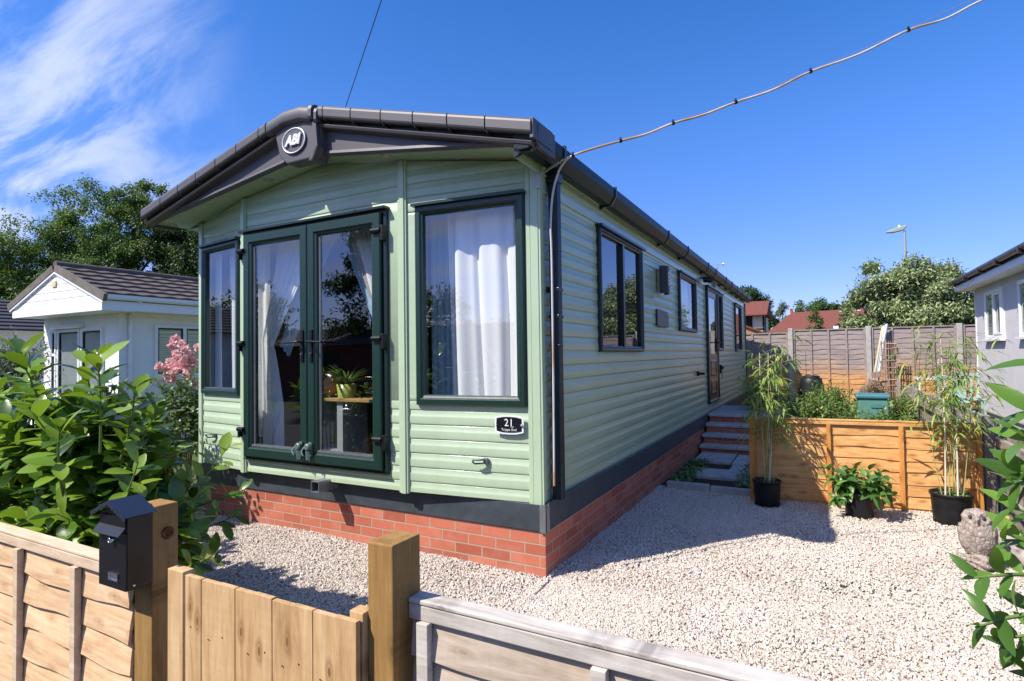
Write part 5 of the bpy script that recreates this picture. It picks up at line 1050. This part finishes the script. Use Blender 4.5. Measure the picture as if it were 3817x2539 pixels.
# ------------------------------------------------------------------ trees
def tree(name, label, base, blobs, leaf, mat, trunk_h, tr_r, group=None, seed=1, T=T_SIM, cat='tree', spray=6, trunkmat=None):
    r_ = np.random.default_rng(seed); e_ = empty(name, (base[0], base[1], 0), label, cat, group); P, D, Nn, S = [], [], [], []
    m_ = MB(); b0 = Vector((base[0], base[1], 0)); top = Vector((base[0], base[1], trunk_h)); m_.tube([b0, (b0+top)/2+Vector((tr_r*.6, 0, 0)), top], [tr_r*1.25, tr_r, tr_r*.7], 10)
    for c, rad, n in blobs:
        c, rad = np.array(c, float), np.array(rad, float); cc_ = Vector(c)
        m_.tube([top-Vector((0, 0, trunk_h*.25)), (top+cc_)/2+Vector((r_.normal()*.1, r_.normal()*.1, 0))*rad[0], cc_, cc_+Vector((r_.normal()*.4*rad[0], r_.normal()*.4*rad[1], rad[2]*.6))], [tr_r*.5, tr_r*.32, tr_r*.2, tr_r*.06], 6)
        # lumpy shell of sprays: sub-clumps on the surface, sprays round each
        nc = max(8, int(n/45)); cu = unit(r_.normal(size=(nc, 3))); cp = c+cu*rad*r_.uniform(.45, 1.0, (nc, 1)); cr = rad.mean()*r_.uniform(.16, .36, nc)
        k = r_.integers(0, nc, n); u = unit(r_.normal(size=(n, 3))); p = cp[k]+u*(cr[k]*r_.uniform(.3, 1.12, n))[:, None]*np.array([1, 1, .75])
        out_ = unit((p-c)/rad); 
        for j in range(spray):
            d = unit(out_*.6+r_.normal(size=(n, 3))*.8+np.array([0, 0, -.1])); P.append(p+r_.normal(size=(n, 3))*leaf*.7); D.append(d); Nn.append(unit(out_*.5+r_.normal(size=(n, 3))*.5+np.array([0, 0, .8]))); S.append(leaf*r_.uniform(.6, 1.25, n))
    m_.build('trunk', trunkmat or BARK, e_); V, F = place(T, np.concatenate(P), np.concatenate(D), np.concatenate(Nn), np.concatenate(S)); npmesh('crown', V, F, mat, e_); return e_
GA = 'trees behind the white bungalow'
tree('ash_tree', 'tallest ash tree left of the roof peak behind the white bungalow', (-26.6, 10.8), [((-26.8, 10.6, 7.6), (2.6, 2.4, 2.1), 2200), ((-25.3, 11.3, 8.4), (1.5, 1.5, 1.3), 800), ((-25.4, 11.3, 5.6), (2.2, 2.2, 2.0), 1700), ((-28.2, 9.8, 5.6), (2.3, 2.3, 2.0), 1100), ((-26.4, 10.8, 4.0), (3.2, 2.6, 1.8), 1000)], .125, ASH, 5, .28, GA, 51, spray=11)
tree('ash_tree', 'lower rounded ash tree at the far left edge behind the bungalow', (-30.5, 8.6), [((-30.6, 8.4, 5.9), (2.4, 2.4, 2.1), 1900), ((-32.4, 7.6, 5.0), (2.3, 2.3, 2.2), 1000), ((-29.3, 9.0, 4.0), (2.6, 2.4, 2.0), 900), ((-33.5, 7.2, 3.2), (2.6, 2.4, 2.0), 700)], .13, ASH, 4, .26, GA, 52, spray=10)
tree('ash_tree', 'dark dense tree right behind the bungalow roof beside the holiday home', (-23.4, 12.6), [((-23.8, 12.3, 6.5), (2.3, 2.1, 2.2), 2200), ((-24.2, 12.1, 8.0), (1.5, 1.5, 1.2), 700), ((-22.4, 13.2, 5.0), (2.3, 2.3, 2.4), 1900), ((-24.6, 12.0, 3.8), (2.4, 2.2, 1.8), 1000), ((-21.5, 13.6, 7.6), (1.6, 1.6, 1.8), 600)], .125, DARKL, 5, .26, GA, 53, spray=10)
tree('ash_tree', 'sparse topped tree showing just above the roof edge of the holiday home', (-24.0, 15.0), [((-24.0, 15.2, 8.4), (1.5, 1.4, 2.6), 420), ((-22.6, 15.9, 9.5), (1.0, 1.0, 1.9), 260), ((-21.3, 16.7, 9.4), (1.0, 1.0, 1.8), 200), ((-24, 15, 5), (2.2, 2, 2.2), 700)], .12, ASH, 6, .22, GA, 54, spray=9)
vt = tree('variegated_tree', 'pale cream and green leaved tree standing behind the back fence', (3.95, 16.0), [((3.55, 15.9, 3.15), (.95, .9, .98), 1500), ((4.45, 16.0, 3.15), (.75, .9, .90), 1100), ((5.15, 16.1, 2.85), (.75, .8, .80), 1000), ((2.95, 15.9, 2.4), (.68, .8, .85), 1000), ((3.9, 15.6, 2.1), (1.3, .9, .95), 1500), ((5.1, 16.0, 2.0), (.9, .9, .9), 900), ((4.2, 15.9, 2.7), (1.2, .9, 1.0), 1300)], .11, PALEL, 2.0, .14, None, 55, T=leaf_template(.42, .35, .25, (0, .4, 1)), spray=8)
GB = 'distant trees beyond the back fence'
tree('oak_tree', 'dark round oak tree behind the half timbered house', (-7.4, 92), [((-8.2, 92, 10.3), (2.0, 2, 1.9), 420), ((-6.4, 92, 9.0), (1.9, 2, 1.8), 420), ((-7.6, 92, 8.0), (2.6, 2, 1.8), 400)], .42, DARKL, 8, .5, GB, 56, spray=5)
tree('broad_tree', 'spreading green tree above the middle of the red roof', (1.2, 84), [((.1, 84, 7.0), (1.5, 1.5, 1.2), 330), ((1.6, 84, 7.4), (1.6, 1.5, 1.2), 330), ((2.9, 84, 6.7), (1.1, 1.5, .9), 200), ((1.0, 84, 5.6), (2.2, 1.5, 1.0), 300)], .36, ASH, 6, .3, GB, 57, spray=4)
tree('broad_tree', 'dark low tree between the red roof and the variegated tree', (4.8, 85), [((4.2, 85, 7.0), (1.4, 1.5, .9), 280), ((5.8, 85, 7.2), (1.4, 1.5, .9), 280)], .36, DARKL, 6, .3, GB, 58, spray=5)
tree('poplar_tree', 'slim grey green tree between the half timbered house and the red roof', (-2.65, 84), [((-2.65, 84, 6.9), (.62, .6, 1.3), 260), ((-2.6, 84, 5.4), (.75, .7, 1.2), 240)], .26, leafmat('grey_poplar_leaf', [(0, (.09, .13, .08)), (1, (.22, .28, .2))]), 5, .2, GB, 59, spray=5)
tree('broad_tree', 'small dark tree at the right end of the half timbered house', (-4.2, 80), [((-4.6, 80, 6.3), (.9, .8, 1.0), 220), ((-3.6, 80, 5.6), (1.0, .8, .8), 220)], .3, DARKL, 5, .2, GB, 60, spray=5)
tree('young_tree', 'small pointed tree in front of the red roof', (1.62, 18.2), [((1.62, 18.2, 2.45), (.22, .22, .40), 170), ((1.60, 18.2, 2.0), (.42, .3, .42), 240), ((2.1, 18.3, 1.95), (.30, .3, .32), 130), ((1.15, 18.2, 1.8), (.3, .3, .3), 120)], .075, HAZEL, 1.6, .04, None, 61, spray=6)

# ------------------------------------------------------------------ white bungalow on the left
wb = empty('white_bungalow', (-10.4, 7.0, 0), 'white rendered bungalow with a boarded gable and mossy grey tiled roof', 'bungalow')
X0, X1, Y0, Y1 = -11.98, -9.27, 2.11, 13.0
MB().box(X0, X1, Y0, Y1, -.05, 2.38).build('wall', RENDERW, wb)
yg = 1.63; ax_, az_ = -10.38, 3.075; gl, gr = -12.06, -8.80
m_ = MB(); n_ = 6; z = 2.46
m_.prism([(gl+.03, 2.33), (gr-.02, 2.33), (gr-.02, 2.47), (gl+.03, 2.47)], (0, 0, 0), (1, 0, 0), (0, 0, 1), (0, 1, 0), yg-.012, yg+.03)
wd = lambda z: max(0.001, (az_-z)/(az_-2.47))
z = 2.473
while z < az_-.02:
    z2 = min(z+.125, az_-.005); m_.prism([(ax_+(gl-ax_)*wd(z)*.985, z), (ax_+(gr-ax_)*wd(z)*.985, z), (ax_+(gr-ax_)*wd(z2)*.985, z2), (ax_+(gl-ax_)*wd(z2)*.985, z2)], (0, 0, 0), (1, 0, 0), (0, 0, 1), (0, 1, 0), yg, yg+.03); z = z2+.006
m_.build('gable_boards', BOARDW, wb, bevel=.003)
m_ = MB(); m_.box(gl+.03, gr-.02, yg+.03, 2.115, 2.335, 2.36); m_.build('soffit', BOARDW, wb)
m_ = MB(); m_.box(X1, -8.86, 2.1, Y1, 2.34, 2.36); m_.box(-8.87, -8.84, yg+.03, Y1, 2.345, 2.50); m_.box(gl+.03, X0, 2.1, Y1, 2.34, 2.36); m_.build('eaves_board', BOARDW, wb)
MB().box(ax_-.115, ax_+.03, yg-.022, yg-.001, 2.83, 2.93).build('gable_vent', speckled('cream_vent', (.62, .55, .30), .1, 30, .6, .3, .1), wb)
m_ = MB()
for ex_ in (gl, gr):                                                    # grey barge boards and slim white trim
    s_ = Vector((ex_-ax_, 0, 2.475-az_)); L_ = s_.length; s_.normalize(); nn = Vector((-s_.z, 0, s_.x)) if s_.x > 0 else Vector((s_.z, 0, -s_.x))
    m_.fbox((ax_, yg-.045, az_+.0), s_, (0, 1, 0), nn, 0, L_+.06, 0, .06, .028, .150)
m_.build('barge_board', BARGE, wb)
m_ = MB()
for ex_ in (gl, gr):
    s_ = Vector((ex_-ax_, 0, 2.475-az_)); L_ = s_.length; s_.normalize(); nn = Vector((-s_.z, 0, s_.x)) if s_.x > 0 else Vector((s_.z, 0, -s_.x))
    m_.fbox((ax_, yg-.035, az_), s_, (0, 1, 0), nn, .0, L_+.04, 0, .07, -.012, .026)
m_.build('barge_trim', BOARDW, wb)
vs_m = MB()
for ex_ in (gl-.02, gr+.02):
    A0 = Vector((ax_, 0, az_+.14)); E0 = Vector((ex_, 0, 2.475+.13)); nr = 6; ny_ = 300
    for r in range(nr):
        a = A0.lerp(E0, r/nr); b = A0.lerp(E0, (r+1)/nr+.01); vs = []
        for i in range(ny_+1):
            y = yg+.02+(Y1-yg)*i/ny_; wv = .008*math.sin(y*2*math.pi/.33)
            vs += [(a.x, y, a.z+wv*.6), (b.x, y, b.z+.036+wv), (b.x, y, b.z-.012+wv)]
        vs_m.add(vs, [(i*3+j, i*3+j+1, i*3+4+j, i*3+3+j) for i in range(ny_) for j in range(2)])
vs_m.build('roof', TILED, wb)
m_ = MB(); m_.tube([(ax_, yg-.02, az_+.15), (ax_, Y1, az_+.15)], .07, 10); m_.build('ridge_tile', TILED, wb)
m_ = MB(); m_.tube([(-8.80, yg+.02, 2.555), (-8.80, Y1, 2.555)], .045, 10); m_.box(-8.84, -8.755, yg+.02, Y1, 2.555, 2.60); m_.build('gutter', WHITEU, wb)
m_ = MB(); m_.tube([(-8.81, 2.22, 2.53), (-8.95, 2.25, 2.42), (-9.22, 2.28, 2.30), (-9.225, 2.28, 2.1), (-9.225, 2.28, 0)], .034, 10); m_.build('downpipe', WHITEU, wb)
FB = fr((X0, Y0), (X1, Y0)); FBS = fr((X1, Y0), (X1, Y1))
def wwin(f, s0, s1, z0, z1, cols, rows_, inner=DGLASS, blind=False):
    m_ = MB(); ring(m_, f, s0, s1, z0, z1, [(0, 0), (0, .05), (.055, .05), (.06, .03), (.06, .004)])
    for c in cols: bx(m_, f, c-.035, c+.035, z0+.05, z1-.05, .0, .046)
    for r in rows_: bx(m_, f, s0+.05, s1-.05, r-.03, r+.03, .0, .044)
    bx(m_, f, s0-.04, s1+.04, z0-.05, z0-.002, 0, .09); fo = m_.build('window', WHITEU, wb, bevel=.004)
    e = [s0+.06]+[c for c in cols]+[s1-.06]; m2, m3 = MB(), MB()
    for a, b in zip(e[:-1], e[1:]):
        zz = [z0+.06]+list(rows_)+[z1-.06]
        for c, d in zip(zz[:-1], zz[1:]): ring(m2, f, a+.035 if a > s0+.06 else a, b-.035 if b < s1-.06 else b, c+(.03 if c > z0+.06 else 0), d-(.03 if d < z1-.06 else 0), [(0, .02), (0, .034), (.022, .034), (.022, .01)])
    m2.build('gasket', BLACK, fo)
    pane('pane', f, s0+.05, s1-.05, z0+.05, z1-.05, .020, GLASS, fo)
    n_ = 80; vs = [tuple(pt(f, s0+.05+(s1-s0-.1)*i/n_, z, .008+.004*math.sin(i*1.1))) for z in (z0+.05, z1-.05) for i in range(n_+1)]
    if not blind: m3.add(vs, [(i, i+1, n_+2+i, n_+1+i) for i in range(n_)], True)
    else:
        z = z0+.05
        while z < z1-.06: m3.prism([(0, z), (.012, z+.01), (.012, z+.062), (0, z+.055)], f[0]+f[1]*(s0+.05), f[3], f[2], f[1], 0, s1-s0-.1); z += .072
    m3.build('net_curtain' if not blind else 'blind', BLINDM, fo)
wwin(FB, .62, 1.45, .80, 2.10, (), ()); wwin(FB, 1.50, 2.24, .80, 2.10, (), (1.62,)); wwin(FB, .36, .58, .80, 2.10, (), (1.62,))
m_ = MB(); m_.prism([(0, 2.105), (.14, 2.105), (.14, 2.13), (.09, 2.19), (0, 2.20)], FB[0]+FB[1]*.50, FB[3], FB[2], FB[1], 0, 1.05); m_.build('window_hood', BOARDW, wb, bevel=.01)
wwin(FBS, .60, 1.72, 1.17, 2.15, (1.17,), (), blind=True); wwin(FBS, 4.2, 5.6, 1.17, 2.15, (4.9,), (), blind=True)
text('number', '22', speckled('rusty_number', (.10, .07, .05), .2, 30, .7, .3, 0), wb, pt(FB, 2.48, 1.32, .006), FB[1], FB[2], .13, .003)
wf = empty('grey_roofed_bungalow', (-16.2, 8, 0), 'white bungalow with a dark slatted grey roof at the far left edge', 'bungalow')
MB().box(-18.2, -14.3, -6, 14, -.05, 2.2).build('wall', RENDERW, wf)
m_ = MB()
for sgn in (-1, 1):
    for k in range(9):
        a = k/9; b = (k+1.05)/9; x = lambda t: -16.25+sgn*2.25*t; z = lambda t: 3.05-.85*t
        m_.add([(x(a), -6.3, z(a)), (x(b), -6.3, z(b)+.035), (x(b), 14.3, z(b)+.035), (x(a), 14.3, z(a)), (x(b), -6.3, z(b)-.0), (x(b), 14.3, z(b)-.0)], [(0, 1, 2, 3), (1, 4, 5, 2)])
m_.build('roof', TILEG, wf); MB().prism([(-18.3, 2.2), (-14.2, 2.2), (-16.25, 2.98)], (0, 0, 0), (1, 0, 0), (0, 0, 1), (0, 1, 0), -6.05, -6.0).build('gable_boards', BOARDW, wf)
# ------------------------------------------------------------------ pale house on the right
rh = empty('pale_rendered_house', (6.5, 7.4, 0), 'pale grey rendered house with white windows and brown gutter at the right edge', 'house')
m_ = MB(); m_.box(4.5, 8.6, 2.6, 11.35, .29, 2.80); m_.build('wall', RENDERL, rh); m_ = MB(); m_.box(4.53, 8.57, 2.63, 11.32, -.05, .285); m_.build('plinth', RENDERL, rh)
m_ = MB(); m_.box(4.485, 8.6, 2.585, 11.365, .262, .288); m_.build('drip_strip', CONC, rh)
m_ = MB(); m_.box(4.488, 4.56, 11.30, 11.362, .29, 2.70); m_.build('corner_trim', WHITEU, rh)
m_ = MB(); m_.box(4.215, 4.24, 2.4, 11.62, 2.69, 2.87); m_.box(4.24, 4.5, 2.4, 11.6, 2.70, 2.715); m_.box(4.22, 8.9, 11.58, 11.61, 2.69, 2.87); m_.build('fascia_board', BOARDW, rh)
m_ = MB(); m_.prism([(4.20, 2.88), (6.55, 3.75), (8.9, 2.88), (8.9, 2.80), (4.20, 2.80)], (0, 0, 0), (1, 0, 0), (0, 0, 1), (0, 1, 0), 2.4, 11.64); m_.build('roof', TILEG, rh)
m_ = MB(); m_.tube([(4.155, 2.4, 2.895), (4.155, 11.68, 2.87)], .05, 10)
for y in (3.2, 4.4, 5.6, 6.8, 8.0, 9.1, 10.2, 11.2): m_.box(4.10, 4.215, y-.02, y+.02, 2.80, 2.90)
m_.build('gutter', speckled('brown_gutter', (.035, .022, .020), .1, 9, .35, .5, .05), rh)
FR = fr((4.5, 11.35), (4.5, 2.6))
def rwin(y0, y1, z0, z1):
    s0, s1 = 11.35-y1, 11.35-y0; m_ = MB(); ring(m_, FR, s0, s1, z0, z1, [(0, 0), (0, .035), (.06, .035), (.07, .02), (.07, .004)]); md = (s0+s1)/2; bx(m_, FR, md-.05, md+.05, z0+.06, z1-.06, 0, .032)
    ring(m_, FR, md+.05, s1-.07, z0+.07, z1-.07, [(0, .0), (0, .045), (.04, .045), (.045, .01)]); bx(m_, FR, s0-.05, s1+.05, z0-.04, z0, 0, .08); fo = m_.build('window', WHITEU, rh, bevel=.004)
    m_ = MB(); bx(m_, FR, s0+.06, s1-.06, z0+.06, z1-.06, .001, .004); m_.build('net_curtain', BLINDM, fo); pane('pane', FR, s0+.06, s1-.06, z0+.06, z1-.06, .010, GLASS2, fo)
rwin(9.30, 10.50, 1.66, 2.56); rwin(7.05, 8.40, 1.66, 2.56); rwin(4.4, 5.8, 1.2, 2.5)
# ------------------------------------------------------------------ houses far behind the back fence
th_ = empty('timber_framed_house', (-4.6, 48, 0), 'half timbered house with a red tiled roof at the far corner of the home', 'house')
m_ = MB(); m_.box(-7.6, -2.12, 45.8, 50, 0, 4.46); m_.build('wall', CREAM, th_)
m_ = MB()
for x in (-3.05, -2.16): m_.box(x-.07, x+.07, 45.74, 45.8, 0, 4.46)
m_.box(-7.6, -2.1, 45.74, 45.79, 3.28, 3.40); m_.box(-7.6, -3.1, 45.7, 45.8, 2.9, 4.4); m_.box(-7.6, -1.95, 45.2, 45.75, 4.40, 4.50); m_.build('timber_frame', TIMBER, th_)
m_ = MB(); m_.prism([(45.1, 4.46), (47.9, 5.72), (50.7, 4.46), (50.7, 4.38), (45.1, 4.38)], (-7.8, 0, 0), (0, 1, 0), (0, 0, 1), (1, 0, 0), 0, 5.95); m_.build('roof', TILER, th_)
m_ = MB(); m_.tube([(-1.9, 45.6, 4.4), (-2.02, 45.65, 4.2), (-2.02, 45.65, 0)], .05, 6); m_.build('downpipe', TIMBER, th_)
bo = empty('brick_outbuilding', (-2.9, 43, 0), 'low orange brick outbuilding with a sloping tiled verge before the half timbered house', 'outbuilding')
m_ = MB(); m_.prism([(-6, 0), (-1.9, 0), (-1.9, 2.95), (-3.3, 3.55), (-6, 4.6)], (0, 0, 0), (1, 0, 0), (0, 0, 1), (0, 1, 0), 42, 44.5); m_.build('wall', BRICK2, bo, uv=lambda v, n_: (v.x, v.z))
m_ = MB(); m_.prism([(-1.75, 2.92), (-6, 4.74), (-6, 4.62), (-1.75, 2.80)], (0, 0, 0), (1, 0, 0), (0, 0, 1), (0, 1, 0), 41.8, 44.6); m_.build('roof', TILER, bo)
rr = empty('red_roofed_house', (2.0, 55, 0), 'long house with a hipped dark red tiled roof beyond the back fence', 'house')
m_ = MB(); m_.box(-2.0, 7.6, 52, 58, 0, 2.9); m_.build('wall', BRICK2, rr, uv=lambda v, n_: (v.x if abs(n_.y) > .5 else v.y, v.z))
m_ = MB(); m_.add([(-3.0, 51.2, 2.6), (8.2, 51.2, 2.6), (8.2, 58.8, 2.6), (-3.0, 58.8, 2.6), (-.45, 55, 5.1), (5.9, 55, 5.2)], [(0, 1, 5, 4), (1, 2, 5), (2, 3, 4, 5), (3, 0, 4), (3, 2, 1, 0)]); m_.build('roof', TILER, rr)
dm = MB(); dm.prism([(2.6, 2.9), (4.3, 2.9), (4.15, 3.3), (3.6, 3.75), (3.1, 3.78), (2.75, 3.6)], (0, 0, 0), (1, 0, 0), (0, 0, 1), (0, 1, 0), 51.6, 52.8); dmr = dm.build('dormer', TIMBER, rr); MB().box(2.75, 3.15, 51.55, 51.59, 3.0, 3.6).build('window', WHITEU, dmr); MB().box(3.38, 3.58, 51.5, 51.59, 3.28, 3.55).build('alarm_box', speckled('red_alarm', (.6, .02, .02), .05, 5, .5, .4, 0), dmr)
MB().lathe((-.5, 55, 5.05), [(.14, 0), (.12, .35), (.15, .4)], 10).build('chimney_pot', speckled('red_pot', (.5, .10, .07), .05, 5, .6, .3, 0), rr)
MB().prism([(60, 2.4), (63, 3.7), (66, 2.4)], (-4.0, 0, 0), (0, 1, 0), (0, 0, 1), (1, 0, 0), 0, 5).build('roof_slope', TILER, rr)
MB().box(4.55, 4.95, 54.6, 54.7, 4.98, 5.06).build('roof_vent', WHITEU, rr)
sl = empty('street_lamp', (5.43, 29.6, 0), 'grey street lamp on a tall post rising behind the variegated tree', 'street lamp')
m_ = MB(); m_.tube([(5.43, 29.6, 0), (5.43, 29.6, 4), (5.43, 29.6, 7.25)], [.10, .065, .05], 10); m_.build('pole', GALV, sl)
m_ = MB(); m_.prism([(5.52, 7.40), (5.50, 7.50), (5.30, 7.46), (4.95, 7.36), (4.66, 7.24), (4.70, 7.20), (5.0, 7.19), (5.35, 7.26)], (0, 0, 0), (1, 0, 0), (0, 0, 1), (0, 1, 0), 29.48, 29.72); m_.build('lamp_head', speckled('grey_green_lamp', (.30, .34, .28), .05, 5, .5, .4, 0), sl, bevel=.03)
MB().lathe((5.22, 29.6, 7.44), [(.05, 0), (.05, .08), (.02, .10)], 10).build('photocell', WHITEU, sl)
ae = empty('tv_aerial', (-1.72, 19.6, 0), 'thin television aerial showing over the far roof edge', 'aerial')
MB().tube([(-1.72, 19.6, 0), (-1.72, 19.6, 4.88)], .018, 6).build('mast', GALV, ae)
m_ = MB(); m_.bar((-1.92, 19.53, 4.84), (-1.52, 19.72, 4.90), .014)
for t in (0, .25, .5, .75, 1): p = Vector((-1.92, 19.53, 4.84)).lerp(Vector((-1.52, 19.72, 4.90)), t); m_.bar(p-Vector((0, 0, .05)), p+Vector((0, 0, .05)), .012)
m_.lathe((-1.55, 19.70, 4.90), [(.01, -.04), (.07, .04)], 8, (1, .5, 0)); m_.build('antenna', GALV, ae)
# overhead supply cable with its catenary wire
cp = [(.092, -.022, .62), (.098, -.022, 1.3), (.100, -.022, 2.10), (.097, -.024, 2.34), (.118, -.03, 2.54), (.165, -.045, 2.67), (.225, -.08, 2.722), (.302, -.125, 2.737), (.43, -.055, 2.785), (.571, .017, 2.826), (.72, .095, 2.868), (.866, .173, 2.933), (1.04, .265, 2.985), (1.218, .359, 3.060), (1.43, .47, 3.136), (1.639, .58, 3.247), (1.91, .722, 3.352), (2.19, .869, 3.500), (2.40, .98, 3.57), (2.611, 1.09, 3.686), (2.9, 1.24, 3.80), (3.2, 1.4, 3.97), (4.8, 2.2, 4.75), (6.6, 3.15, 5.5), (9.0, 4.4, 6.45)]
def smooth(p, n=6):
    p = [Vector(a) for a in p]; o_ = []
    for i in range(len(p)-1):
        a, b, c, d = p[max(i-1, 0)], p[i], p[i+1], p[min(i+2, len(p)-1)]
        for k in range(n):
            t = k/n; o_.append(.5*((2*b)+(c-a)*t+(2*a-5*b+4*c-d)*t*t+(3*b-a-3*c+d)*t*t*t))
    return o_+[p[-1]]
cb_ = empty('overhead_cable', (.3, -.12, 2.73), 'thick buff overhead supply cable rising from the house corner to the top right', 'cable')
MB().tube(smooth(cp), .0072, 10).build('sheath', CABLEM, cb_)
ties = [(.302, -.125, 2.737), (.571, .017, 2.826), (.866, .173, 2.933), (1.218, .359, 3.060), (1.639, .58, 3.247), (2.19, .869, 3.500), (3.2, 1.4, 3.97), (9.0, 4.4, 6.45)]
MB().tube(smooth([(a, b, c+.006) for a, b, c in ties]), .0015, 5).build('support_wire', speckled('wire_sheath', (.30, .22, .24), .1, 9, .5, .4, 0), cb_)
m_ = MB()
for a, b, c in ties[:-2]: m_.tube([(a-.006, b-.003, c-.001), (a+.008, b+.004, c+.003)], .0125, 8); m_.box(a-.004, a+.006, b-.004, b+.004, c+.010, c+.024)
m_.build('cable_tie', BLACK, cb_)
hk = empty('cable_bracket', (.04, -.03, 2.70), 'galvanised bracket and shackle holding the cable at the roof corner', 'bracket')
m_ = MB(); m_.box(-.01, .03, -.034, -.026, 2.60, 2.74); m_.bar((.03, -.034, 2.685), (.19, -.085, 2.725), .014, .010); m_.build('bracket_arm', GALV, hk)
m_ = MB()
for k in range(4): m_.tube([(.205+k*.022, -.09-k*.010, 2.73), (.222+k*.022, -.098-k*.010, 2.735)], .006, 6)
m_.tube([(.20, -.088, 2.715), (.21, -.09, 2.745), (.225, -.1, 2.73)], .004, 5); m_.build('shackle', CHROME, hk)
P0, P1_ = Vector((6.3, -4.5, 8.05)), Vector((-2.98, 1.87, 5.88)); P2_ = Vector((-4.85, 3.15, 5.44)); P3 = Vector((-10.4, 6.95, 4.15))
tag(MB().tube([P0, (P0+P1_)/2, P1_, P2_, P3], .006, 6).build('telephone_wire', BLACK), 'thin black wire coming down steeply behind the roof peak', 'wire')
MB_ = MB(); MB_.tube([(-10.4, 6.95, 3.1), (-10.4, 6.95, 4.2)], .03, 6); tag(MB_.build('wire_mast', GALV), 'thin mast on the white bungalow hidden behind the holiday home roof', 'mast')
for x, y, h, lb_ in ((6.3, -4.5, 8.3, 'wooden telegraph pole on the road behind the viewer'), (9.05, 4.45, 6.8, 'wooden telegraph pole beyond the right edge'), (-3.4, -11.5, 7.0, 'wooden telegraph pole across the road seen in the glass')):
    e_ = empty('telegraph_pole', (x, y, 0), lb_, 'pole', 'telegraph poles'); MB().tube([(x, y, 0), (x, y, h)], [.13, .09], 10).build('pole', POLEW, e_); MB().box(x-.5, x+.5, y-.04, y+.04, h-.45, h-.36).build('crossarm', POLEW, e_)
# ---- across the road, seen only in the glass and the glossy cladding
ob_ = empty('roadside_bungalow', (-13, -15, 0), 'dark roofed bungalow across the road reflected in the doors', 'bungalow')
MB().box(-22, -6.5, -17, -12.6, 0, 1.95).build('wall', speckled('dull_red_wall', (.16, .05, .04), .15, 3, .85, .2, .1), ob_)
MB().prism([(-17.6, 1.95), (-14.8, 2.75), (-12.2, 1.95)], (-22.4, 0, 0), (0, 1, 0), (0, 0, 1), (1, 0, 0), 0, 16.3).build('roof', speckled('dull_brown_roof', (.12, .095, .09), .15, 3, .8, .2, .1), ob_)
m_ = MB()
for x in (-19, -15.5, -12.4, -9.2): m_.box(x, x+1.3, -12.6, -12.55, .8, 1.7)
m_.build('window', DGLASS, ob_)
GC = 'trees across the road'
tree('conifer', 'tall dark conifer across the road reflected in the right door', (-14.2, -14.6), [((-14.2, -14.6, 3.5), (2.2, 1.8, 2.6), 1500), ((-14.0, -14.7, 6.3), (1.9, 1.6, 2.4), 1500), ((-14.2, -14.6, 9.0), (1.4, 1.3, 2.4), 900)], .15, DARKL, 8, .25, GC, 71, spray=9)
tree('roadside_tree', 'rounded dark tree across the road left of the conifer', (-20, -13), [((-20, -13, 3.0), (3, 2, 1.9), 600), ((-23.5, -10.5, 3.8), (2.6, 2, 2.0), 500)], .22, DARKL, 4, .25, GC, 72, spray=5)
tree('roadside_tree', 'broad dark tree at the left end of the road', (-21, -6.8), [((-21, -6.8, 2.6), (1.6, 2.2, 1.9), 500), ((-24, -9.3, 2.8), (2.0, 2.2, 2.0), 500), ((-19, -10.5, 2.4), (2, 2, 1.6), 400)], .22, ASH, 3, .25, GC, 74, spray=5)
tree('roadside_tree', 'low dark tree across the road right of the conifer', (-9.5, -17.5), [((-9.5, -17.5, 3.2), (2.8, 2, 1.9), 600)], .22, DARKL, 4, .25, GC, 73, spray=5)
hm = MB(); hn = 50
hd_ = empty('roadside_hedge', (-1, -12, 0), 'tall hedge across the road behind the viewer', 'hedge'); rows = []
for i in range(7000):
    x = RNG.uniform(-7, 9); rows.append(((x, -11.6+RNG.uniform(-.5, .4), RNG.uniform(.05, 2.7+.35*math.sin(x*1.7))), RNG.normal(size=3), (0, .5, .8), RNG.uniform(.10, .2)))
build_leaves('foliage', rows, T_SIM, DARKL, hd_); MB().box(-7, 9, -12.1, -11.6, 0, 2.4).build('core', speckled('hedge_core', (.012, .03, .01), .3, 8, .95, .1, .3), hd_)
